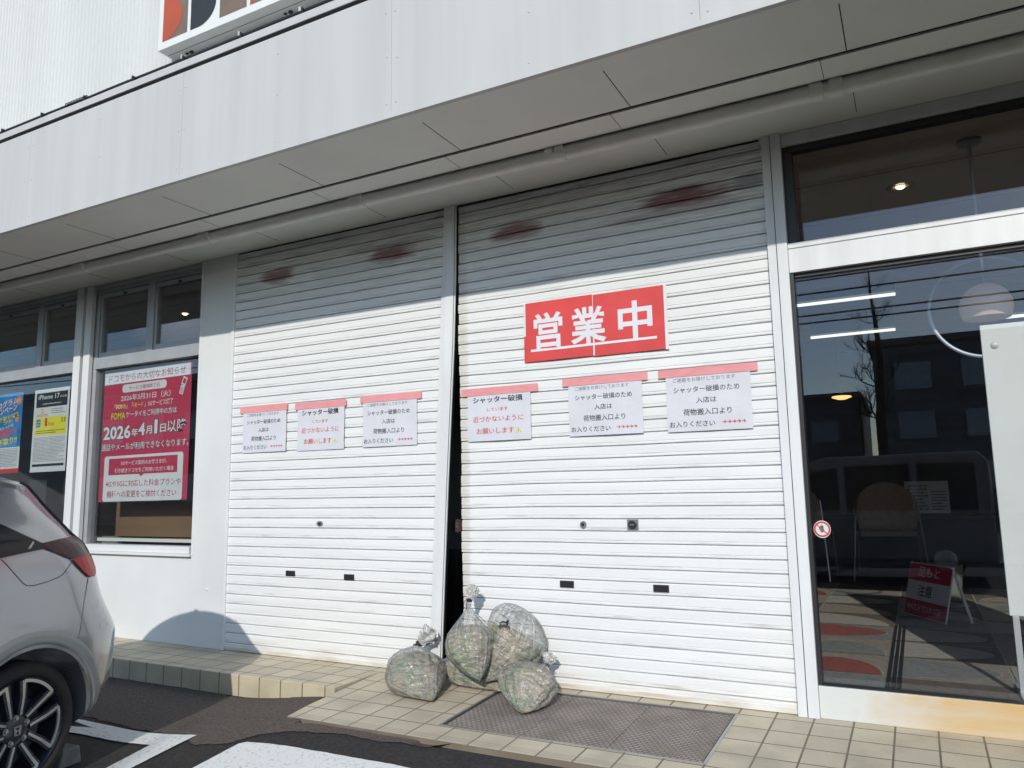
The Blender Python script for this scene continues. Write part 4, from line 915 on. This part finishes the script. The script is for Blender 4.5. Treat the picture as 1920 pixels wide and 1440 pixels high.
#<<CAR
#BAGS>>
# ------------------------------------------------------------------ clear bags of cut grass
def noise_n(t, sc_, src, st=(1, 1, 1), det=6, rough=.6):
    mp = N(t, 'ShaderNodeMapping'); mp.inputs['Scale'].default_value = st; t.links.new(src, mp.inputs[0])
    n = N(t, 'ShaderNodeTexNoise'); n.inputs['Scale'].default_value = sc_; n.inputs['Detail'].default_value = det; n.inputs['Roughness'].default_value = rough; t.links.new(mp.outputs[0], n.inputs[0]); return n.outputs[0]
def ramp_n(t, v, a, b):
    r = N(t, 'ShaderNodeMapRange'); r.inputs[1].default_value = a; r.inputs[2].default_value = b; t.links.new(v, r.inputs[0]); return r.outputs[0]
def grass_mat():
    m = bpy.data.materials.new('cut_grass'); m.use_nodes = True; t = m.node_tree; p = t.nodes['Principled BSDF']; O = N(t, 'ShaderNodeTexCoord').outputs['Object']
    fib = noise_n(t, 42, O, (.35, .7, 1.9), 5, .6); pa = noise_n(t, 5, O, det=4)
    straw = mixc(t, ramp_n(t, fib, .33, .60), (.11, .082, .042), (.42, .33, .19)); green = mixc(t, ramp_n(t, fib, .36, .62), (.055, .08, .024), (.22, .27, .085))
    t.links.new(mixc(t, ramp_n(t, pa, .46, .60), straw, green), p.inputs['Base Color']); p.inputs['Roughness'].default_value = .85
    b = N(t, 'ShaderNodeBump'); b.inputs['Strength'].default_value = .8; b.inputs['Distance'].default_value = .008; t.links.new(fib, b.inputs['Height']); t.links.new(b.outputs[0], p.inputs['Normal'])
    return m
def film_mat(name, op_lo, op_hi, uvs=True):
    m = bpy.data.materials.new(name); m.use_nodes = True; t = m.node_tree; p = t.nodes['Principled BSDF']; o = t.nodes['Material Output']
    tc = N(t, 'ShaderNodeTexCoord'); src = N(t, 'ShaderNodeUVMap').outputs[0] if uvs else tc.outputs['Object']
    s1, s2 = ((5, .8, 1), (1.3, 4.5, 1)) if uvs else ((5, 5, 5), (4, 9, 9))
    a = noise_n(t, 4, src, s1, 3.2, .5); b_ = noise_n(t, 4, src, s2, 3.2, .5)
    ra = mathn(t, 'ABSOLUTE', mathn(t, 'SUBTRACT', a, .5)); rb = mathn(t, 'ABSOLUTE', mathn(t, 'SUBTRACT', b_, .5))
    ca_, cb_ = ramp_n(t, ra, .030, 0), ramp_n(t, rb, .022, 0)
    if uvs:
        sx = N(t, 'ShaderNodeSeparateXYZ'); t.links.new(src, sx.inputs[0]); wv = ramp_n(t, sx.outputs[1], .35, .7)
        ca_ = mathn(t, 'MULTIPLY', ca_, mathn(t, 'MULTIPLY_ADD', wv, .85, .15)); cb_ = mathn(t, 'MULTIPLY', cb_, mathn(t, 'MULTIPLY_ADD', wv, -.75, .85))
    crease = mathn(t, 'MAXIMUM', ca_, cb_)
    p.inputs['Base Color'].default_value = (.68, .69, .68, 1) if uvs else (.52, .52, .50, 1); p.inputs['Roughness'].default_value = .22; p.inputs['Specular IOR Level'].default_value = .8
    b1 = N(t, 'ShaderNodeBump'); b1.inputs['Strength'].default_value = 1; b1.inputs['Distance'].default_value = .03 if uvs else .012; t.links.new(a, b1.inputs['Height'])
    b2 = N(t, 'ShaderNodeBump'); b2.inputs['Strength'].default_value = 1; b2.inputs['Distance'].default_value = .022 if uvs else .01; t.links.new(b_, b2.inputs['Height']); t.links.new(b1.outputs[0], b2.inputs['Normal'])
    t.links.new(b2.outputs[0], p.inputs['Normal'])
    tr = N(t, 'ShaderNodeBsdfTransparent'); tr.inputs[0].default_value = (.93, .94, .93, 1); gl = N(t, 'ShaderNodeBsdfGlossy'); gl.inputs['Roughness'].default_value = .16; t.links.new(b2.outputs[0], gl.inputs['Normal'])
    x = N(t, 'ShaderNodeMixShader'); t.links.new(mathn(t, 'MULTIPLY_ADD', crease, op_hi-op_lo, op_lo), x.inputs[0]); t.links.new(tr.outputs[0], x.inputs[1]); t.links.new(p.outputs[0], x.inputs[2])
    lw = N(t, 'ShaderNodeLayerWeight'); lw.inputs['Blend'].default_value = .28; t.links.new(b2.outputs[0], lw.inputs['Normal'])
    y = N(t, 'ShaderNodeMixShader'); t.links.new(mathn(t, 'MULTIPLY', lw.outputs['Fresnel'], .55), y.inputs[0]); t.links.new(x.outputs[0], y.inputs[1]); t.links.new(gl.outputs[0], y.inputs[2])
    t.links.new(y.outputs[0], o.inputs[0]); return m
m_grass = grass_mat(); m_film = film_mat('clear_film', .22, .58); m_tuft = film_mat('bunched_film', .80, .97, False)
def floor_at(x, y):
    if -2.56 < x < -1.02 and -.9 < y < -.095: return S*y-.007
    return S*y if x > -3.6 else 0
def sack(label, T, Nk, R, bulge, depth=.85, fill=.62, blunt=0, seed=0, pleat=.06, back=-.014):
    root = thing('waste_bag', label, 'bag', 'clear bags of cut grass by the shutters')
    T, Nk = Vector(T), Vector(Nk); ax = (Nk-T); L_ = ax.length; ax.normalize()
    e1 = (cR-ax*cR.dot(ax)).normalized(); e2 = ax.cross(e1); NT, NA = 90, 150
    def shell(name, mat, k0, t1, wr):
        V = []; F = []; UV = []
        for i in range(NT+1):
            t_ = t1*i/NT
            if blunt: prof = math.sin(math.pi*min(1, (t_/.62)**.9)*.5)*math.sqrt(max(0, 1-max(0, (t_-.5)/.5)**2.6))
            else:
                prof = math.sin(math.pi*t_**.92) if 0 < t_ < 1 else 0
                prof = max(prof*(1-.52*max(0, (t_-.55)/.45)**1.25), .10*(t_ > .5))
            lid = 1 if name == 'film' else math.sqrt(max(0, 1-max(0, (i/NT-.80)/.20)**2.2))
            for j in range(NA+1):
                a = 2*math.pi*j/NA; ca_, sa_ = math.cos(a), math.sin(a); fl = 1-.5*max(0, 1-t_/.28)
                ph = 3*noise.noise(Vector((seed*7+ca_*1.5, sa_*1.5, t_*1.3)))
                pl_ = pleat*max(0, (t_-.34)/.66)**1.1*(math.sin(a*11+ph*3)+.7*math.sin(a*19+ph*5+seed)+.35*math.sin(a*37+ph*4))
                big = .15*noise.noise(Vector((ca_*1.1+seed*3.1, sa_*1.1, t_*2.2)))+.06*noise.noise(Vector((ca_*2.6+seed*3.1, sa_*2.6, t_*5)))
                r1 = (abs(noise.noise(Vector((ca_*1.5+seed, sa_*1.5, t_*8))))-.25); r2 = (abs(noise.noise(Vector((ca_*3+seed*2, sa_*3, t_*19))))-.25); r3_ = (abs(noise.noise(Vector((ca_*5+seed, sa_*5, t_*4))))-.25)
                k = R*prof*lid*k0*(1+pl_*wr+big+wr*(.09*r1+.05*r2+.05*r3_))
                p = T+ax*(L_*t_)+Vector(bulge)*math.sin(math.pi*t_**.9)+e1*(ca_*k)+e2*(sa_*k*depth*fl)
                fz = floor_at(p.x, p.y)+(.003 if name == 'film' else .008)
                if p.z < fz+.02: p.z = fz+.02*math.exp((p.z-fz-.02)/.05)
                if p.y > back: p.y = back-(0 if name == 'film' else .006)
                V.append(tuple(p)); UV.append((j/NA, t_))
        n = NA+1
        for i in range(NT):
            for j in range(NA): F.append((i*n+j, i*n+j+1, (i+1)*n+j+1, (i+1)*n+j))
        me = bpy.data.meshes.new(name); me.from_pydata(V, [], F); me.materials.append(mat); ul = me.uv_layers.new(name='UVMap')
        for lp in me.loops: ul.data[lp.index].uv = UV[lp.vertex_index]
        bm = bmesh.new(); bm.from_mesh(me); bmesh.ops.recalc_face_normals(bm, faces=bm.faces); bm.to_mesh(me); bm.free()
        me.polygons.foreach_set('use_smooth', [True]*len(me.polygons)); o = bpy.data.objects.new(name, me); C.objects.link(o); o.parent = root
    shell('film', m_film, 1, 1, 1); shell('grass_contents', m_grass, .955, fill, .35)
    return root
def tuft(root, base, end, r, seed):
    base, end = Vector(base), Vector(end); ax = (end-base); L_ = ax.length; ax.normalize(); e1 = (cR-ax*cR.dot(ax)).normalized(); e2 = ax.cross(e1)
    mb = MB(); NT, NA = 40, 64
    for i in range(NT+1):
        t_ = i/NT; prof = (.20+.80*math.sin(math.pi*min(1, t_**1.1)*.60)**1.3) if t_ < .85 else max(0.05, math.sqrt(max(0, 1-((t_-.85)/.15)**2)))*.95
        for j in range(NA):
            a = 2*math.pi*j/NA; q = Vector((math.cos(a)*1.6+seed, math.sin(a)*1.6, t_*2.0))
            k = r*prof*(1+.30*noise.noise(q*1.3)+.42*(abs(noise.noise(q*2.4))-.2)+.22*math.sin(a*6+seed+4*noise.noise(q))*(1-.3*t_)+.10*math.sin(a*15+5*noise.noise(q*1.5)))
            p = base+ax*(L_*t_*(1+.16*noise.noise(q*2.2)))+e1*(math.cos(a)*k)+e2*(math.sin(a)*k*.7)
            if p.y > -.012: p.y = -.012
            mb.v.append(tuple(p))
    for i in range(NT):
        for j in range(NA): mb.f.append((i*NA+j, i*NA+(j+1) % NA, (i+1)*NA+(j+1) % NA, (i+1)*NA+j)); mb.m.append(0)
    mb.build('knot', m_tuft, root, smooth=75)
    tb = MB(); tr_ = r*.36
    for d in (.0, .07): tb.tube([base+ax*(L_*(.10+d))+(e1*math.cos(x)+e2*math.sin(x))*tr_ for x in [2*math.pi*k/16 for k in range(17)]], .0055, 6, cap=False)
    rg = random.Random(seed*13+3); s0 = base+ax*(L_*.12)-Vector((0, 1, 0))*tr_
    for k in range(3):
        v = Vector((rg.uniform(-1, 1), -.6, rg.uniform(-1, .5))).normalized()*rg.uniform(.03, .07)
        tb.tube([s0, s0+v*.5+Vector((0, -.012, .01)), s0+v+Vector((0, .01, -.012))], [.004, .003, .002], 5)
    tb.build('tie_string', m_black, root, smooth=True)
SR = cR
b1 = sack('grass bag standing alone left of the leaning post, neck twisted to the right', on_z(811, 1318, -.016), on_y(781, 1209, -.15), .205, SR*-.100+Vector((0, .06, .0)), .70, .62, seed=1, pleat=.05)
tuft(b1, on_y(781, 1211, -.15), on_y(814, 1183, -.09), .062, 1)
b5 = sack('flattened grass bag lying at the bottom of the pile beside the leaning post', on_z(962, 1303, -.013), on_y(828, 1243, -.16), .118, Vector((0, .05, -.02)), .9, .95, blunt=1, seed=5, pleat=.02)
b2 = sack('tallest grass bag of the pile, upright with its tied neck topmost', on_y(899, 1277, -.40), on_y(879, 1131, -.20), .160, SR*-.032+Vector((0, -.0, .0)), .72, .70, seed=2, pleat=.055)
tuft(b2, on_y(879, 1130, -.20), on_y(889, 1098, -.16), .040, 2)
b3 = sack('plump grass bag in the pile leaning on the wide shutter, neck folded to its left', on_y(908, 1279, -.30), on_y(982, 1140, -.10), .212, SR*.045+Vector((0, .05, 0)), .58, .66, blunt=1, seed=3, pleat=.045)
tuft(b3, on_y(955, 1168, -.27), on_y(930, 1161, -.29), .028, 3)
b4 = sack('grass bag lying in front of the pile, half on the grating mat', on_z(979, 1343, -.028), on_y(1031, 1246, -.16), .192, SR*-.070+Vector((0, .05, .03)), .66, .84, seed=4, pleat=.03)
tuft(b4, on_y(1026, 1250, -.15), on_y(1034, 1226, -.12), .042, 4)
#<<BAGS
#OUT>>
# ------------------------------------------------------------------ across the road (seen only as reflections in the glass)
m_far = M('far_wall', (.20, .205, .22), .8, col2=(.11, .11, .12), scale=.8, stretch=(.3, 1, 4)); m_farw = M('far_window', (.30, .34, .40), .1, var=0); m_bark = M('bark', (.06, .05, .04), .9, var=.2, scale=8)  # far window colour is lightened to stand in for reflected sky
def far_block(x0, x1, y0, y1, h, label, rows=3):
    b = thing('far_building', label, 'building')
    MB().box(x0, x1, y0, y1, -.3, h).box(x0-.2, x1+.2, y0, y1+.2, h+.001, h+.35).build('wall', m_far, b)
    n = int((x1-x0)/3.2)
    for r in range(rows):
        for i in range(n):
            xx = x0+1+i*(x1-x0-1)/max(1, n); f = MB().box(xx, xx+1.7, y1+.004, y1+.06, 1+r*(h-.8)/rows, 1+r*(h-.8)/rows+1.4).build('window', m_farw, b)
far_block(-1.6, 24, -58, -40, 8.6, 'broad dark building across the road with a flat roof')
far_block(-16, -3.0, -64, -50, 7.0, 'lower dark building across the road further back', 2)
far_block(-60, -22, -70, -52, 6.5, 'long low dark building far along the road', 2)
far_block(-64, -30, -34, -22, 7.2, 'dark warehouse beside the car park seen far along the lot', 2)
tr = thing('bare_tree', 'leafless street tree with a single tall trunk', 'tree'); rg = random.Random(5)
trunk = [Vector((-.55+.05*math.sin(k*1.3), -13.5, -.2+.72*k)) for k in range(10)]; rr = [.15, .135, .12, .11, .10, .085, .065, .045, .025, .010]
MB().tube(trunk, rr, 10).build('trunk', m_bark, tr, smooth=True)
br = MB()
def branch(p, d, l_, r_, dep):
    pts = [p]; dd = d.copy()
    for k in range(4):
        dd = (dd+Vector((rg.uniform(-.3, .3), rg.uniform(-.3, .3), rg.uniform(-.05, .3)))).normalized(); pts.append(pts[-1]+dd*l_/4)
    br.tube(pts, [r_*(1-.2*k) for k in range(5)], 5)
    if dep:
        for k in range(2, 5):
            for _ in range(2): branch(pts[k], (dd+Vector((rg.uniform(-1, 1), rg.uniform(-1, 1), rg.uniform(-.2, .8)))).normalized(), l_*.55, r_*.5, dep-1)
for k in range(4, 10):
    for j in range(3):
        a = rg.uniform(0, 6.28); branch(trunk[k], Vector((math.cos(a), math.sin(a), rg.uniform(-.1, .5))).normalized(), max(.3, 1.05-.09*k), rr[k]*.28, 2)
br.build('branch', m_bark, tr)
for i, (y, z) in enumerate(((-17, 6.9), (-17.4, 6.6), (-17, 5.9), (-17.3, 5.75))):
    o = MB().tube([(x, y, z+.0012*(x+5)**2*.3) for x in range(-60, 61, 3)], .025, 5).build('overhead_wire', m_black); tag(o, ['highest overhead wire across the road', 'second overhead wire from the top', 'third overhead wire from the top', 'lowest overhead wire across the road'][i], 'wire', 'overhead wires')
vn = thing('parked_van', 'grey box van parked across the lot facing the shop front', 'van'); vx, vy = -2.6, -9.6
mb = MB(); pr = [(0, .25), (0, .95), (.35, 1.15), (.95, 1.82), (1.25, 1.92), (3.45, 1.95), (3.6, 1.8), (3.62, .25)]
m_van = M('van_paint', (.26, .265, .28), .35, .2, var=.04, coat=.5)
n = len(pr)
for a, b in ((0, 1),):
    L_ = [(vx+x, vy+.75, z-.17) for x, z in pr]; R__ = [(vx+x, vy-.75, z-.17) for x, z in pr]
    mb.face(L_); mb.face(list(reversed(R__)))
    for k in range(n): mb.face([L_[k], L_[(k+1) % n], R__[(k+1) % n], R__[k]])
vb = mb.build('body', m_van, vn, bevel=.05)
for P in ([(.62, 1.05), (1.0, 1.68), (1.45, 1.75), (1.45, 1.05)], [(1.55, 1.05), (1.55, 1.76), (2.5, 1.78), (2.5, 1.05)], [(2.6, 1.05), (2.6, 1.78), (3.4, 1.78), (3.4, 1.05)]):
    f = MB(); f.hexa([(vx+x, vy+d, z-.17) for x, z in (P[0], P[1], P[3], P[2]) for d in (.70, .753)]); f.build('side_window', m_carglass, vb)
for x in (.7, 2.9):
    w_ = MB().lathe([(0, .02), (.17, .03), (.27, .02), (.28, -.03), (.28, -.15), (0, -.15)], 32, (vx+x, vy+.72, .11), (0, 1, 0)).build('wheel', m_tyre, vn, smooth=40)
    MB().lathe([(0, .04), (.12, .045), (.165, .031)], 24, (vx+x, vy+.72, .11), (0, 1, 0)).build('rim', m_rims, w_, smooth=40)
m_grav = M('gravel', (.30, .29, .27), .9, col2=(.08, .08, .075), scale=60, lo=.42, hi=.58, bump=2, bscale=90)
tag(MB().box(-30, 30, -12.6, -11.4, -.3, -.13).build('gravel_strip', m_grav), kind='structure')
#<<OUT
